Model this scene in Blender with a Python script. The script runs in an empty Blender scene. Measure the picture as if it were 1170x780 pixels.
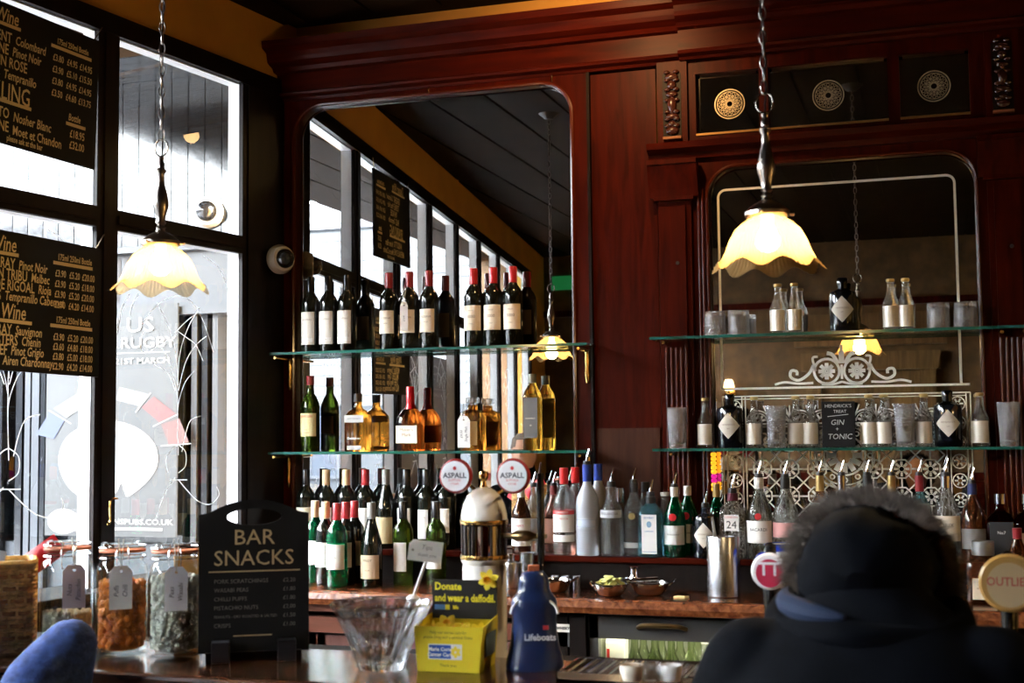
import bpy, bmesh, math, random
from math import sin, cos, pi, radians, atan2, sqrt, hypot
from mathutils import Vector, Matrix

SC = bpy.context.scene
COL = SC.collection

# ------------------------------------------------------------------ camera
CAM_H, WALL_Y, FPX = 1.52, 4.75, 1489.5          # eye height, distance to the mirror wall, focal length in pixels of 1170
YAW, PITCH, ROLL = radians(17.97), radians(3.974), radians(-0.60)
_f = Vector((-sin(YAW) * cos(PITCH), cos(YAW) * cos(PITCH), sin(PITCH)))
_r0 = Vector((cos(YAW), sin(YAW), 0)); _u0 = _r0.cross(_f)
_r = cos(ROLL) * _r0 + sin(ROLL) * _u0
_u = -sin(ROLL) * _r0 + cos(ROLL) * _u0
cam_data = bpy.data.cameras.new('camera')
cam_data.sensor_width = 36.0; cam_data.lens = FPX / 1170 * 36.0
cam_data.clip_start = 0.05; cam_data.clip_end = 200
cam_data.dof.use_dof = True; cam_data.dof.focus_distance = 4.9; cam_data.dof.aperture_fstop = 5.0
cam = bpy.data.objects.new('camera', cam_data); COL.objects.link(cam)
cam.matrix_world = Matrix(((_r.x, _u.x, -_f.x, 0), (_r.y, _u.y, -_f.y, 0), (_r.z, _u.z, -_f.z, CAM_H), (0, 0, 0, 1)))
SC.camera = cam

# ------------------------------------------------------------------ daylight and exposure
world = bpy.data.worlds.new('overcast_sky'); SC.world = world; world.use_nodes = True
_bg = world.node_tree.nodes['Background']
_bg.inputs['Color'].default_value = (0.90, 0.95, 1.0, 1); _bg.inputs['Strength'].default_value = 36.0
SC.view_settings.view_transform = 'Standard'; SC.view_settings.look = 'None'
SC.view_settings.gamma = 1.0; SC.view_settings.use_curve_mapping = False
SC.view_settings.exposure = 0.95
SC.cycles.use_denoising = True
SC.cycles.max_bounces = 14; SC.cycles.diffuse_bounces = 4; SC.cycles.glossy_bounces = 8
SC.cycles.transmission_bounces = 12; SC.cycles.transparent_max_bounces = 16
SC.cycles.caustics_reflective = False; SC.cycles.caustics_refractive = False
SC.cycles.sample_clamp_indirect = 6.0

# ------------------------------------------------------------------ the window wall runs at a splay from the corner
PSI = radians(8.33)
W_O = Vector((-2.515, WALL_Y, 0))
W_N = Vector((cos(PSI), -sin(PSI), 0))           # into the room
W_D = Vector((-sin(PSI), -cos(PSI), 0))          # from the corner towards the viewer
W_ROT = atan2(W_D.y, W_D.x)                      # local x along W_D
def wall_pt(s, off, z): return W_O + W_D * s + W_N * off + Vector((0, 0, z))

# points of the place measured from the photograph: a pixel of the 1170 x 780 frame at a known depth or height
EYE = Vector((0, 0, CAM_H))
def ray(px, py): return _r * ((px - 585) / FPX) - _u * ((py - 390) / FPX) + _f
def PY(px, py, y):
    d = ray(px, py); return EYE + d * (y / d.y)
def PZ(px, py, z):
    d = ray(px, py); return EYE + d * ((z - CAM_H) / d.z)
def PX(px, z, y):                                # x of an image column at depth y and height z
    c = EYE + _f * 0
    lo, hi = -8.0, 8.0
    for _ in range(50):
        m = (lo + hi) / 2; q = Vector((m, y, z)) - EYE
        if 585 + FPX * q.dot(_r) / q.dot(_f) < px: lo = m
        else: hi = m
    return (lo + hi) / 2
def PWALL(px, py, off=0.0):
    d = ray(px, py); o = W_O + W_N * off
    t = (o - EYE).dot(W_N) / d.dot(W_N); p = EYE + d * t
    return (p - W_O).dot(W_D), p.z

# ------------------------------------------------------------------ materials
def _nodes(name):
    m = bpy.data.materials.new(name); m.use_nodes = True
    nt = m.node_tree; return m, nt, nt.nodes['Principled BSDF']
_mats = {}
def mat(name, col=(.5, .5, .5), rough=.5, metal=0.0, trans=0.0, ior=1.45, emit=None, estr=0.0, coat=0.0, noise=0.0, nscale=20.0, bump=0.0, bscale=80.0, spec=.5):
    if name in _mats: return _mats[name]
    m, nt, b = _nodes(name)
    b.inputs['Base Color'].default_value = (*col, 1); b.inputs['Roughness'].default_value = rough
    b.inputs['Metallic'].default_value = metal; b.inputs['Transmission Weight'].default_value = trans
    b.inputs['IOR'].default_value = ior; b.inputs['Coat Weight'].default_value = coat; b.inputs['Coat Roughness'].default_value = .06
    b.inputs['Specular IOR Level'].default_value = spec
    if emit: b.inputs['Emission Color'].default_value = (*emit, 1); b.inputs['Emission Strength'].default_value = estr
    tc = None
    if noise or bump:
        tc = nt.nodes.new('ShaderNodeTexCoord')
    if noise:
        n = nt.nodes.new('ShaderNodeTexNoise'); n.inputs['Scale'].default_value = nscale; n.inputs['Detail'].default_value = 4
        nt.links.new(tc.outputs['Object'], n.inputs['Vector'])
        r = nt.nodes.new('ShaderNodeValToRGB')
        r.color_ramp.elements[0].position = .3; r.color_ramp.elements[1].position = .72
        r.color_ramp.elements[0].color = (*[c * (1 - noise) for c in col], 1)
        r.color_ramp.elements[1].color = (*[min(1, c * (1 + noise)) for c in col], 1)
        nt.links.new(n.outputs['Fac'], r.inputs['Fac']); nt.links.new(r.outputs['Color'], b.inputs['Base Color'])
    if bump:
        n2 = nt.nodes.new('ShaderNodeTexNoise'); n2.inputs['Scale'].default_value = bscale; n2.inputs['Detail'].default_value = 3
        nt.links.new(tc.outputs['Object'], n2.inputs['Vector'])
        bp = nt.nodes.new('ShaderNodeBump'); bp.inputs['Strength'].default_value = bump; bp.inputs['Distance'].default_value = .01
        nt.links.new(n2.outputs['Fac'], bp.inputs['Height']); nt.links.new(bp.outputs['Normal'], b.inputs['Normal'])
    _mats[name] = m; return m
def wood(name, dark, light, stretch=(12, 12, 1.2), rough=.3, coat=.4, axis_scale=1.0, bump=.05, spec=.4):
    if name in _mats: return _mats[name]
    m, nt, b = _nodes(name)
    tc = nt.nodes.new('ShaderNodeTexCoord'); mp = nt.nodes.new('ShaderNodeMapping')
    mp.inputs['Scale'].default_value = [s * axis_scale for s in stretch]
    nt.links.new(tc.outputs['Object'], mp.inputs['Vector'])
    n = nt.nodes.new('ShaderNodeTexNoise'); n.inputs['Scale'].default_value = 3.0; n.inputs['Detail'].default_value = 7; n.inputs['Distortion'].default_value = .6
    nt.links.new(mp.outputs['Vector'], n.inputs['Vector'])
    r = nt.nodes.new('ShaderNodeValToRGB'); r.color_ramp.elements[0].position = .32; r.color_ramp.elements[1].position = .68
    r.color_ramp.elements[0].color = (*dark, 1); r.color_ramp.elements[1].color = (*light, 1)
    nt.links.new(n.outputs['Fac'], r.inputs['Fac']); nt.links.new(r.outputs['Color'], b.inputs['Base Color'])
    b.inputs['Roughness'].default_value = rough; b.inputs['Coat Weight'].default_value = coat; b.inputs['Coat Roughness'].default_value = .12
    b.inputs['Specular IOR Level'].default_value = spec
    bp = nt.nodes.new('ShaderNodeBump'); bp.inputs['Strength'].default_value = bump; bp.inputs['Distance'].default_value = .004
    nt.links.new(n.outputs['Fac'], bp.inputs['Height']); nt.links.new(bp.outputs['Normal'], b.inputs['Normal'])
    _mats[name] = m; return m
def front_fresnel(nt, fr):                         # reflect once, at the front face of a thin pane
    ge = nt.nodes.new('ShaderNodeNewGeometry'); iv = nt.nodes.new('ShaderNodeMath'); iv.operation = 'SUBTRACT'; iv.inputs[0].default_value = 1.0
    mu = nt.nodes.new('ShaderNodeMath'); mu.operation = 'MULTIPLY'
    nt.links.new(ge.outputs['Backfacing'], iv.inputs[1]); nt.links.new(fr.outputs[0], mu.inputs[0]); nt.links.new(iv.outputs[0], mu.inputs[1])
    return mu.outputs[0]
def pane_mat(name, tint=(1, 1, 1), refl=1.0):
    m = bpy.data.materials.new(name); m.use_nodes = True; nt = m.node_tree; nt.nodes.clear()
    o = nt.nodes.new('ShaderNodeOutputMaterial'); t = nt.nodes.new('ShaderNodeBsdfTransparent'); g = nt.nodes.new('ShaderNodeBsdfGlossy')
    t.inputs['Color'].default_value = (*tint, 1); g.inputs['Roughness'].default_value = .01; g.inputs['Color'].default_value = (refl, refl, refl, 1)
    fr = nt.nodes.new('ShaderNodeFresnel'); fr.inputs['IOR'].default_value = 1.5
    mx = nt.nodes.new('ShaderNodeMixShader'); nt.links.new(front_fresnel(nt, fr), mx.inputs['Fac'])
    nt.links.new(t.outputs[0], mx.inputs[1]); nt.links.new(g.outputs[0], mx.inputs[2]); nt.links.new(mx.outputs[0], o.inputs['Surface'])
    return m
def glass(name, col=(1, 1, 1), rough=0.0, ior=1.46, thin=.35):
    if name in _mats: return _mats[name]            # refracting glass that also lets part of the light straight through
    m = mat(name, col, rough, 0, 1.0, ior); nt = m.node_tree; b = nt.nodes['Principled BSDF']; o = nt.nodes['Material Output']
    t = nt.nodes.new('ShaderNodeBsdfTransparent'); t.inputs['Color'].default_value = (*[c ** .6 for c in col], 1)
    x = nt.nodes.new('ShaderNodeMixShader'); x.inputs['Fac'].default_value = thin
    nt.links.new(b.outputs[0], x.inputs[1]); nt.links.new(t.outputs[0], x.inputs[2]); nt.links.new(x.outputs[0], o.inputs['Surface'])
    return m

MAHOG = wood('mahogany', (.024, .0015, .0002), (.056, .0040, .0004), rough=.42, coat=.0, spec=.07)
MAHOGH = wood('mahogany_long', (.025, .0016, .0002), (.060, .0045, .0004), stretch=(1.2, 12, 12), rough=.40, coat=.0, spec=.08)
DARKWOOD = wood('dark_stained_wood', (.0035, .0018, .0014), (.008, .0035, .002), rough=.5, coat=.0, spec=.15)
COUNTER = wood('counter_wood', (.06, .013, .004), (.14, .034, .009), stretch=(1.0, 10, 10), rough=.2, coat=.4)
BARTOP = wood('bar_top_wood', (.034, .011, .005), (.08, .027, .011), stretch=(1.0, 8, 8), rough=.16, coat=.8)
OCHRE = mat('ochre_paint', (.70, .36, .065), .6, noise=.12, nscale=3)
CEIL = mat('brown_ceiling_paint', (.014, .007, .003), .7, noise=.2, nscale=4, spec=.04)
WHITE = mat('white_gloss_paint', (.86, .87, .88), .35)
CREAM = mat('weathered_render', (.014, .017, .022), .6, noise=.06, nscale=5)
BLACKP = mat('black_gloss_paint', (.008, .009, .011), .16, coat=.35, bump=.12, bscale=9)
GREYP = mat('slate_grey_paint', (.027, .030, .036), .4)
MIRROR = mat('silvered_glass', (.86, .87, .86), 0.0, 1.0)
OLDMIRROR = mat('old_silvered_glass', (.60, .57, .50), .02, 1.0)
BRASS = mat('brass', (.72, .46, .16), .22, 1.0)
OLDBRASS = mat('aged_brass', (.33, .22, .10), .3, 1.0)
PEWTER = mat('pewter', (.34, .30, .27), .28, 1.0)
STEEL = mat('brushed_steel', (.62, .62, .64), .26, 1.0)
CHROME = mat('chrome', (.8, .8, .82), .08, 1.0)
CHALK = mat('blackboard', (.006, .006, .0065), .6, spec=.25)
CHALKW = mat('cream_chalk', (.74, .60, .36), .9)
GOLD = mat('dull_gold_paint', (.50, .38, .20), .5)
PAPER = mat('white_paper', (.86, .84, .80), .7)
PINKPAPER = mat('pinkish_paper', (.62, .50, .46), .7)
CREAMLBL = mat('cream_label', (.80, .70, .55), .6, noise=.05)
GREYLBL = mat('grey_cream_label', (.72, .66, .58), .6)
BUFFLBL = mat('buff_label', (.58, .44, .24), .6)
INK = mat('dark_ink', (.03, .025, .025), .6)
BROWNINK = mat('brown_ink', (.22, .13, .07), .6)
REDINK = mat('red_ink', (.55, .03, .03), .5)
SHELFGL = glass('green_edged_glass', (.72, .93, .86), .02, 1.5, .5)
PANE = pane_mat('window_glass', (.97, .98, .98))
PANED = pane_mat('fridge_glass', (.85, .87, .86))
ETCH = mat('etched_white', (.82, .80, .74), .7)
def etched_mat():
    m = bpy.data.materials.new('etched_pane_lines'); m.use_nodes = True; nt = m.node_tree; b = nt.nodes['Principled BSDF']; o = nt.nodes['Material Output']
    b.inputs['Base Color'].default_value = (.75, .78, .80, 1); b.inputs['Roughness'].default_value = .5
    t = nt.nodes.new('ShaderNodeBsdfTranslucent'); t.inputs['Color'].default_value = (.10, .104, .107, 1)
    x = nt.nodes.new('ShaderNodeAddShader'); nt.links.new(b.outputs[0], x.inputs[0]); nt.links.new(t.outputs[0], x.inputs[1]); nt.links.new(x.outputs[0], o.inputs['Surface'])
    return m
FROST = etched_mat()

# ------------------------------------------------------------------ geometry helpers: each returns (verts, faces)
def box(x0, x1, y0, y1, z0, z1):
    v = [(x0, y0, z0), (x1, y0, z0), (x1, y1, z0), (x0, y1, z0), (x0, y0, z1), (x1, y0, z1), (x1, y1, z1), (x0, y1, z1)]
    return v, [(0, 3, 2, 1), (4, 5, 6, 7), (0, 1, 5, 4), (1, 2, 6, 5), (2, 3, 7, 6), (3, 0, 4, 7)]
def rbox(x0, x1, y0, y1, z0, z1, b=.004, seg=2):
    bm = bmesh.new(); bmesh.ops.create_cube(bm, size=1)
    for v in bm.verts:
        v.co = Vector(((x0 + x1) / 2 + v.co.x * (x1 - x0), (y0 + y1) / 2 + v.co.y * (y1 - y0), (z0 + z1) / 2 + v.co.z * (z1 - z0)))
    bmesh.ops.bevel(bm, geom=bm.edges[:], offset=b, segments=seg, affect='EDGES', profile=.6)
    bm.verts.index_update()
    out = [tuple(v.co) for v in bm.verts], [tuple(v.index for v in f.verts) for f in bm.faces]
    bm.free(); return out
def lathe(prof, seg=24, n=2.0, ry=1.0, a0=0.0, a1=2 * pi, scallop=None, cap=True):
    """prof: (radius, z) list, superellipse cross-section of exponent n"""
    V, F = [], []; full = abs(a1 - a0 - 2 * pi) < 1e-6; cnt = seg if full else seg + 1
    for i, (r, z) in enumerate(prof):
        for k in range(cnt):
            t = a0 + (a1 - a0) * k / seg; c, s = cos(t), sin(t)
            if n != 2.0:
                q = (abs(c) ** n + abs(s) ** n) ** (-1 / n); x, y = r * q * c, r * q * s
            else: x, y = r * c, r * s
            if scallop: dr, dz = scallop(i, t); x *= dr; y *= dr; zz = z + dz
            else: zz = z
            V.append((x, y * ry, zz))
    for i in range(len(prof) - 1):
        for k in range(seg):
            k2 = (k + 1) % cnt; a, b = i * cnt + k, i * cnt + k2
            F.append((a, b, b + cnt, a + cnt))
    if cap and full:
        if prof[0][0] > 1e-5: F.append(tuple(range(cnt - 1, -1, -1)))
        if prof[-1][0] > 1e-5: F.append(tuple((len(prof) - 1) * cnt + k for k in range(cnt)))
    return V, F
def tube(pts, r, seg=8, closed=False, caps=True):
    P = [Vector(p) for p in pts]; N = len(P); V, F = [], []
    prev = None
    for i in range(N):
        a = P[(i - 1) % N] if (closed or i > 0) else P[i]; b = P[(i + 1) % N] if (closed or i < N - 1) else P[i]
        t = (b - a).normalized() if (b - a).length > 1e-9 else Vector((0, 0, 1))
        if prev is None:
            ref = Vector((0, 0, 1)) if abs(t.z) < .9 else Vector((1, 0, 0)); u = t.cross(ref).normalized()
        else:
            u = (prev - t * prev.dot(t)); u = u.normalized() if u.length > 1e-6 else t.orthogonal().normalized()
        prev = u; w = t.cross(u); rr = r[i] if isinstance(r, (list, tuple)) else r
        for k in range(seg):
            q = 2 * pi * k / seg; V.append(tuple(P[i] + u * cos(q) * rr + w * sin(q) * rr))
    for i in range(N if closed else N - 1):
        for k in range(seg):
            k2 = (k + 1) % seg; j = (i + 1) % N
            F.append((i * seg + k, i * seg + k2, j * seg + k2, j * seg + k))
    if caps and not closed:
        F.append(tuple(range(seg - 1, -1, -1))); F.append(tuple((N - 1) * seg + k for k in range(seg)))
    return V, F
def prism(poly, axis, a, b):
    """closed polygon of 2D points swept along an axis ('x': points are (y,z); 'y': (x,z); 'z': (x,y))"""
    def p(q, t): return (t, q[0], q[1]) if axis == 'x' else ((q[0], t, q[1]) if axis == 'y' else (q[0], q[1], t))
    n = len(poly); V = [p(q, a) for q in poly] + [p(q, b) for q in poly]
    F = [tuple(range(n - 1, -1, -1)), tuple(range(n, 2 * n))] + [(i, (i + 1) % n, n + (i + 1) % n, n + i) for i in range(n)]
    return V, F
def xf(geo, m): return [tuple(m @ Vector(v)) for v in geo[0]], geo[1]
def mv(geo, x=0, y=0, z=0): return [(a + x, b + y, c + z) for a, b, c in geo[0]], geo[1]
def rz(geo, a): return xf(geo, Matrix.Rotation(a, 4, 'Z'))
def rx(geo, a): return xf(geo, Matrix.Rotation(a, 4, 'X'))
def ryy(geo, a): return xf(geo, Matrix.Rotation(a, 4, 'Y'))
def join(*geos):
    V, F = [], []
    for v, f in geos:
        o = len(V); V += v; F += [tuple(i + o for i in q) for q in f]
    return V, F
def fill2d(outlines, depth=0.0, bevel=0.0):
    """outline loops (holes alternate) filled in XY, with thickness along Z"""
    cu = bpy.data.curves.new('tmp', 'CURVE'); cu.dimensions = '2D'; cu.fill_mode = 'BOTH'; cu.extrude = depth / 2; cu.bevel_depth = bevel
    for ln in outlines:
        sp = cu.splines.new('POLY'); sp.points.add(len(ln) - 1); sp.use_cyclic_u = True
        for p, q in zip(sp.points, ln): p.co = (q[0], q[1], 0, 1)
    o = bpy.data.objects.new('tmp', cu); me = bpy.data.meshes.new_from_object(o)
    g = [tuple(v.co) for v in me.vertices], [tuple(p.vertices) for p in me.polygons]
    bpy.data.objects.remove(o); bpy.data.curves.remove(cu); bpy.data.meshes.remove(me); return g
def stand(geo): return [(x, -z, y) for x, y, z in geo[0]], geo[1]       # XY drawing stood up in XZ, front towards -Y
_txt = {}
def text2d(s, size=.01, align='CENTER', bold=0.0, sx=1.0, shear=0.0, spacing=1.0):
    key = (s, round(size, 5), align, bold, sx, shear, spacing)
    if key not in _txt:
        cu = bpy.data.curves.new('tmp', 'FONT'); cu.body = s; cu.size = size; cu.align_x = align; cu.align_y = 'CENTER'
        cu.resolution_u = 2; cu.offset = bold; cu.shear = shear; cu.space_character = spacing; cu.space_line = .9
        o = bpy.data.objects.new('tmp', cu); me = bpy.data.meshes.new_from_object(o)
        _txt[key] = [(v.co.x * sx, v.co.y, 0.0) for v in me.vertices], [tuple(p.vertices) for p in me.polygons]
        bpy.data.objects.remove(o); bpy.data.curves.remove(cu); bpy.data.meshes.remove(me)
    return _txt[key]
def text_flat(s, size, x=0, z=0, y=0, **k): return mv(stand(text2d(s, size, **k)), x, y, z)
def text_cyl(s, size, r, z, ang=0.0, **k):
    g = text2d(s, size, **k)
    return [(r * sin(v[0] / r + ang), -r * cos(v[0] / r + ang), v[1] + z) for v in g[0]], g[1]
def cyl_patch(r, z0, z1, half, ang=0.0, seg=10, notch=None):
    V, F = [], []
    for k in range(seg + 1):
        t = ang - half + 2 * half * k / seg
        V += [(r * sin(t), -r * cos(t), z0), (r * sin(t), -r * cos(t), z1)]
    for k in range(seg): F.append((2 * k, 2 * k + 2, 2 * k + 3, 2 * k + 1))
    return V, F
def ribbon(pts, w, closed=False):
    """flat strip in XZ facing -Y along 2D points"""
    n = len(pts); V, F = [], []
    for i in range(n):
        a = pts[(i - 1) % n] if closed or i else pts[i]; b = pts[(i + 1) % n] if closed or i < n - 1 else pts[i]
        dx, dz = b[0] - a[0], b[1] - a[1]; L = hypot(dx, dz) or 1
        nx, nz = -dz / L * w / 2, dx / L * w / 2
        V += [(pts[i][0] + nx, 0, pts[i][1] + nz), (pts[i][0] - nx, 0, pts[i][1] - nz)]
    for i in range(n if closed else n - 1):
        j = (i + 1) % n; F.append((2 * i + 1, 2 * j + 1, 2 * j, 2 * i))
    return V, F
def circ(cx, cz, r, n=24, a0=0, a1=2 * pi, ex=1.0):
    full = abs(a1 - a0 - 2 * pi) < 1e-6
    return [(cx + r * ex * cos(a0 + (a1 - a0) * k / n), cz + r * sin(a0 + (a1 - a0) * k / n)) for k in range(n if full else n + 1)]
def rrect(x0, x1, z0, z1, r, seg=8, low=True):
    P = []
    for cx, cz, a in ((x1 - r, z1 - r, 0), (x0 + r, z1 - r, pi / 2)):
        P += [(cx + r * cos(a + pi / 2 * k / seg), cz + r * sin(a + pi / 2 * k / seg)) for k in range(seg + 1)]
    if low:
        for cx, cz, a in ((x0 + r, z0 + r, pi), (x1 - r, z0 + r, 1.5 * pi)):
            P += [(cx + r * cos(a + pi / 2 * k / seg), cz + r * sin(a + pi / 2 * k / seg)) for k in range(seg + 1)]
    else: P += [(x0, z0), (x1, z0)]
    return P
def spline(P, n=8, closed=False):
    """Catmull-Rom through points of any dimension"""
    out = []; N = len(P); rng = range(N if closed else N - 1)
    for i in rng:
        p0 = P[(i - 1) % N] if closed or i else P[i]; p1 = P[i]; p2 = P[(i + 1) % N]
        p3 = P[(i + 2) % N] if closed or i + 2 < N else p2
        for k in range(n):
            t = k / n
            out.append(tuple(.5 * (2 * b + (c - a) * t + (2 * a - 5 * b + 4 * c - d) * t * t + (3 * b - a - 3 * c + d) * t ** 3) for a, b, c, d in zip(p0, p1, p2, p3)))
    if not closed: out.append(tuple(P[-1]))
    return out
def mesh(name, geo, smooth=True, ang=.6):
    me = bpy.data.meshes.new(name); me.from_pydata(geo[0], [], geo[1]); me.validate(verbose=False)
    if smooth and len(me.polygons):
        me.polygons.foreach_set('use_smooth', [True] * len(me.polygons)); me.set_sharp_from_angle(angle=ang)
    me.update(); return me
def ob(name, geo, m, parent=None, loc=None, rot=None, smooth=True, ang=.6, kind=None, label=None):
    me = geo if isinstance(geo, bpy.types.Mesh) else mesh(name, geo, smooth, ang)
    if m is not None and not me.materials: me.materials.append(m)
    o = bpy.data.objects.new(name, me); COL.objects.link(o)
    if parent: o.parent = parent
    if loc is not None: o.location = loc
    if rot is not None: o.rotation_euler = rot
    if kind: o['kind'] = kind
    if label: o['label'] = label
    return o
def tag(o, label=None, cat=None, group=None, kind=None):
    if label: o['label'] = label
    if cat: o['category'] = cat
    if group: o['group'] = group
    if kind: o['kind'] = kind
    return o
def empty(name, loc, rotz=0.0, label=None, cat=None, group=None, kind=None):
    o = bpy.data.objects.new(name, None); COL.objects.link(o); o.empty_display_size = .05
    o.location = loc; o.rotation_euler = (0, 0, rotz); return tag(o, label, cat, group, kind)
def copy_tree(o, parent=None):
    c = o.copy(); COL.objects.link(c); c.parent = parent
    for ch in list(o.children): copy_tree(ch, c)
    return c
def facing(p): return atan2(-p[0], p[1])         # turn a front of -Y towards the viewer's side of the room
RND = random.Random(7)
# ------------------------------------------------------------------ room shell
CEIL_Z = 3.22
FLOORM = wood('floor_boards', (.03, .015, .008), (.07, .036, .018), stretch=(8, 1, 8), rough=.4, coat=.2)
XL, XR, YF = -3.75, 3.6, -2.6                      # room extents away from the window wall and behind the viewer
floor = tag(ob('floor', box(-4.3, XR, YF, 4.9, -.06, 0), FLOORM), kind='structure')
ceiling = tag(ob('ceiling', box(-4.3, XR, YF, 4.95, CEIL_Z, CEIL_Z + .08), CEIL), kind='structure')
for k in range(26):                                # tongue and groove ceiling boards running to the back wall
    x = -4.2 + k * .3
    ob('ceiling_board', box(x, x + .285, YF + .05, 4.74, CEIL_Z - .012, CEIL_Z), CEIL, ceiling)
wall_back = tag(ob('wall_back', box(-2.62, XR, 4.83, 4.95, 0, CEIL_Z), OCHRE), kind='structure')
wall_right = tag(ob('wall_right', box(XR, XR + .1, YF, 4.9, 0, CEIL_Z), OCHRE), kind='structure')
PAPERW = mat('gold_brown_wallpaper', (.10, .050, .014), .6, noise=.35, nscale=9)
wall_front = tag(ob('wall_front', box(-4.3, XR, YF - .1, YF, 0, CEIL_Z), PAPERW), kind='structure')
# panelling, a door case and a framed panel on the wall behind the viewer (they show in the mirrors)
LIGHTWOOD = wood('light_oak', (.10, .055, .020), (.19, .105, .042))
for k in range(9):
    x = -4.1 + k * .85
    ob('dado_panel', join(box(x, x + .8, YF, YF + .03, .1, 1.05), box(x + .1, x + .7, YF + .03, YF + .045, .2, .95)), MAHOG, wall_front, smooth=False)
ob('dado_rail', box(-4.2, XR - .02, YF, YF + .06, 1.06, 1.13), MAHOG, wall_front, smooth=False)
ob('picture_rail', box(-4.2, XR - .02, YF, YF + .05, 2.62, 2.68), MAHOG, wall_front, smooth=False)
door_1 = empty('door_1', (-.55, YF + .01, 0), 0, kind='structure')
ob('door_leaf', join(box(-.42, .42, 0, .045, 0, 2.02), *[box(x0, x1, .045, .065, z0, z1) for x0, x1 in ((-.34, -.04), (.04, .34)) for z0, z1 in ((.2, .85), (1.0, 1.9))]), LIGHTWOOD, door_1, smooth=False)
ob('door_case', join(box(-.56, -.43, 0, .08, 0, 2.12), box(.43, .56, 0, .08, 0, 2.12), box(-.6, .6, 0, .1, 2.04, 2.2), box(-.66, .66, 0, .06, 2.26, 2.55)), LIGHTWOOD, door_1, smooth=False)
ob('door_handle', join(tube([(.33, .045, 1.02), (.33, .1, 1.02)], .012), tube([(.33, .1, 1.02), (.23, .1, 1.02)], .011)), BRASS, door_1)

# ------------------------------------------------------------------ window wall (local x = distance from the corner, local y = out of the room, z = up)
S0, PITCHW, PANEW = 0.29, 0.777, 0.677
Z_SILL, Z_TB, Z_TT, Z_HD = 1.02, 2.223, 2.292, 2.895
NWIN = 8
S_END = S0 + NWIN * PITCHW
W_MAT = Matrix.Translation(W_O) @ Matrix(((W_D.x, -W_N.x, 0, 0), (W_D.y, -W_N.y, 0, 0), (0, 0, 1, 0), (0, 0, 0, 1)))
def wob(name, geo, m, parent=None, **k):           # geometry in window-wall coordinates, kept at the corner's origin
    o = ob(name, geo, m, parent, **k)
    if parent is None: o.matrix_world = W_MAT
    return o
S_LAST = 7.48
wall_left = tag(wob('wall_left', join(box(-.1, S_LAST, 0, .16, 2.965, CEIL_Z), box(S_END, S_LAST, 0, .16, 0, 2.965)), OCHRE, smooth=False), kind='structure')
wob('dado_boarding', join(box(-.02, S_END, .0, .16, 0, Z_SILL - .03), *[box(S0 + k * PITCHW, S0 + k * PITCHW + PANEW, -.012, 0, .25, .9) for k in range(NWIN)]), DARKWOOD, wall_left, smooth=False)
trim_1 = tag(wob('trim_1', box(-.02, S_END, -.02, .062, Z_HD, 2.965), DARKWOOD, smooth=False), kind='structure')          # head rail
trim_2 = tag(wob('trim_2', rbox(-.02, S_END, -.10, .17, Z_SILL - .03, Z_SILL, .008), DARKWOOD, smooth=False), kind='structure')   # sill
for k in range(NWIN + 1):
    s0 = S0 + k * PITCHW - .1 if k else -.02
    ob('window_post', join(box(s0, S0 + k * PITCHW, -.012, .006, Z_SILL, Z_HD), box(s0 + .006, S0 + k * PITCHW - .006, .006, .062, Z_SILL, Z_HD), box(s0 + .03, S0 + k * PITCHW - .03, -.018, -.012, Z_SILL, Z_HD) if k else box(s0 + .02, S0 - .03, -.018, -.012, Z_SILL, Z_HD)), DARKWOOD, trim_1, smooth=False)
windows = []
for k in range(NWIN):
    a = S0 + k * PITCHW; b = a + PANEW
    w = empty('window_%d' % (k + 1), (0, 0, 0), kind='structure'); w.matrix_world = W_MAT; windows.append(w)
    ob('transom', join(box(a, b, -.012, .005, Z_TB, Z_TT), box(a, b, .005, .055, Z_TB + .006, Z_TT - .006), box(a, b, -.02, -.012, Z_TB + .02, Z_TT - .02)), DARKWOOD, w, smooth=False)
    ob('outer_frame', join(box(a - .005, a, .007, .058, Z_SILL, Z_HD), box(b, b + .005, .007, .058, Z_SILL, Z_HD), box(a, b, .007, .058, Z_HD - .003, Z_HD + .002), box(a, b, .007, .055, Z_TB, Z_TB + .005), box(a, b, .007, .055, Z_TT - .005, Z_TT)), WHITE, w, smooth=False)
    ob('upper_pane', box(a, b, .001, .005, Z_TT, Z_HD), PANE, w, smooth=False)
    ob('lower_pane', box(a, b, .001, .005, Z_SILL, Z_TB), PANE, w, smooth=False)
# acid-etched tulip tracery on the lower panes (nearest pane measured, the others repeat it)
_et = []
for P in ([(232, 292), (250, 306), (262, 335), (268, 370), (270, 402)], [(148, 336), (140, 352), (136, 372), (134, 380)], [(159, 335), (151, 350), (149, 365)],
          [(162, 372), (178, 350), (200, 338), (218, 344), (232, 366), (244, 402)], [(180, 346), (192, 372), (200, 398), (204, 440)], [(228, 352), (216, 372), (206, 402), (203, 440)],
          [(200, 380), (214, 366), (228, 356)], [(203, 378), (214, 386), (224, 394), (232, 412)], [(236, 384), (224, 394), (212, 414), (204, 446)],
          [(184, 396), (194, 414), (200, 438), (203, 456)], [(222, 424), (212, 436), (205, 456), (203, 470)], [(176, 416), (192, 426), (200, 446)],
          [(203, 440), (203, 480), (204, 520)], [(230, 475), (218, 480), (212, 496), (208, 516)], [(192, 540), (190, 524), (198, 512), (204, 508)], [(204, 508), (212, 516), (212, 532), (204, 540)],
          [(204, 548), (214, 560), (226, 572), (240, 576), (250, 566), (248, 556)], [(200, 546), (190, 560), (182, 580), (178, 592)], [(194, 548), (214, 548)], [(166, 376), (160, 392), (164, 402)], [(170, 402), (186, 392), (202, 382)]):
    q = [PWALL(px, py, 0) for px, py in spline(P, 5)]
    _et.append([(s, z) for s, z in q])
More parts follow.
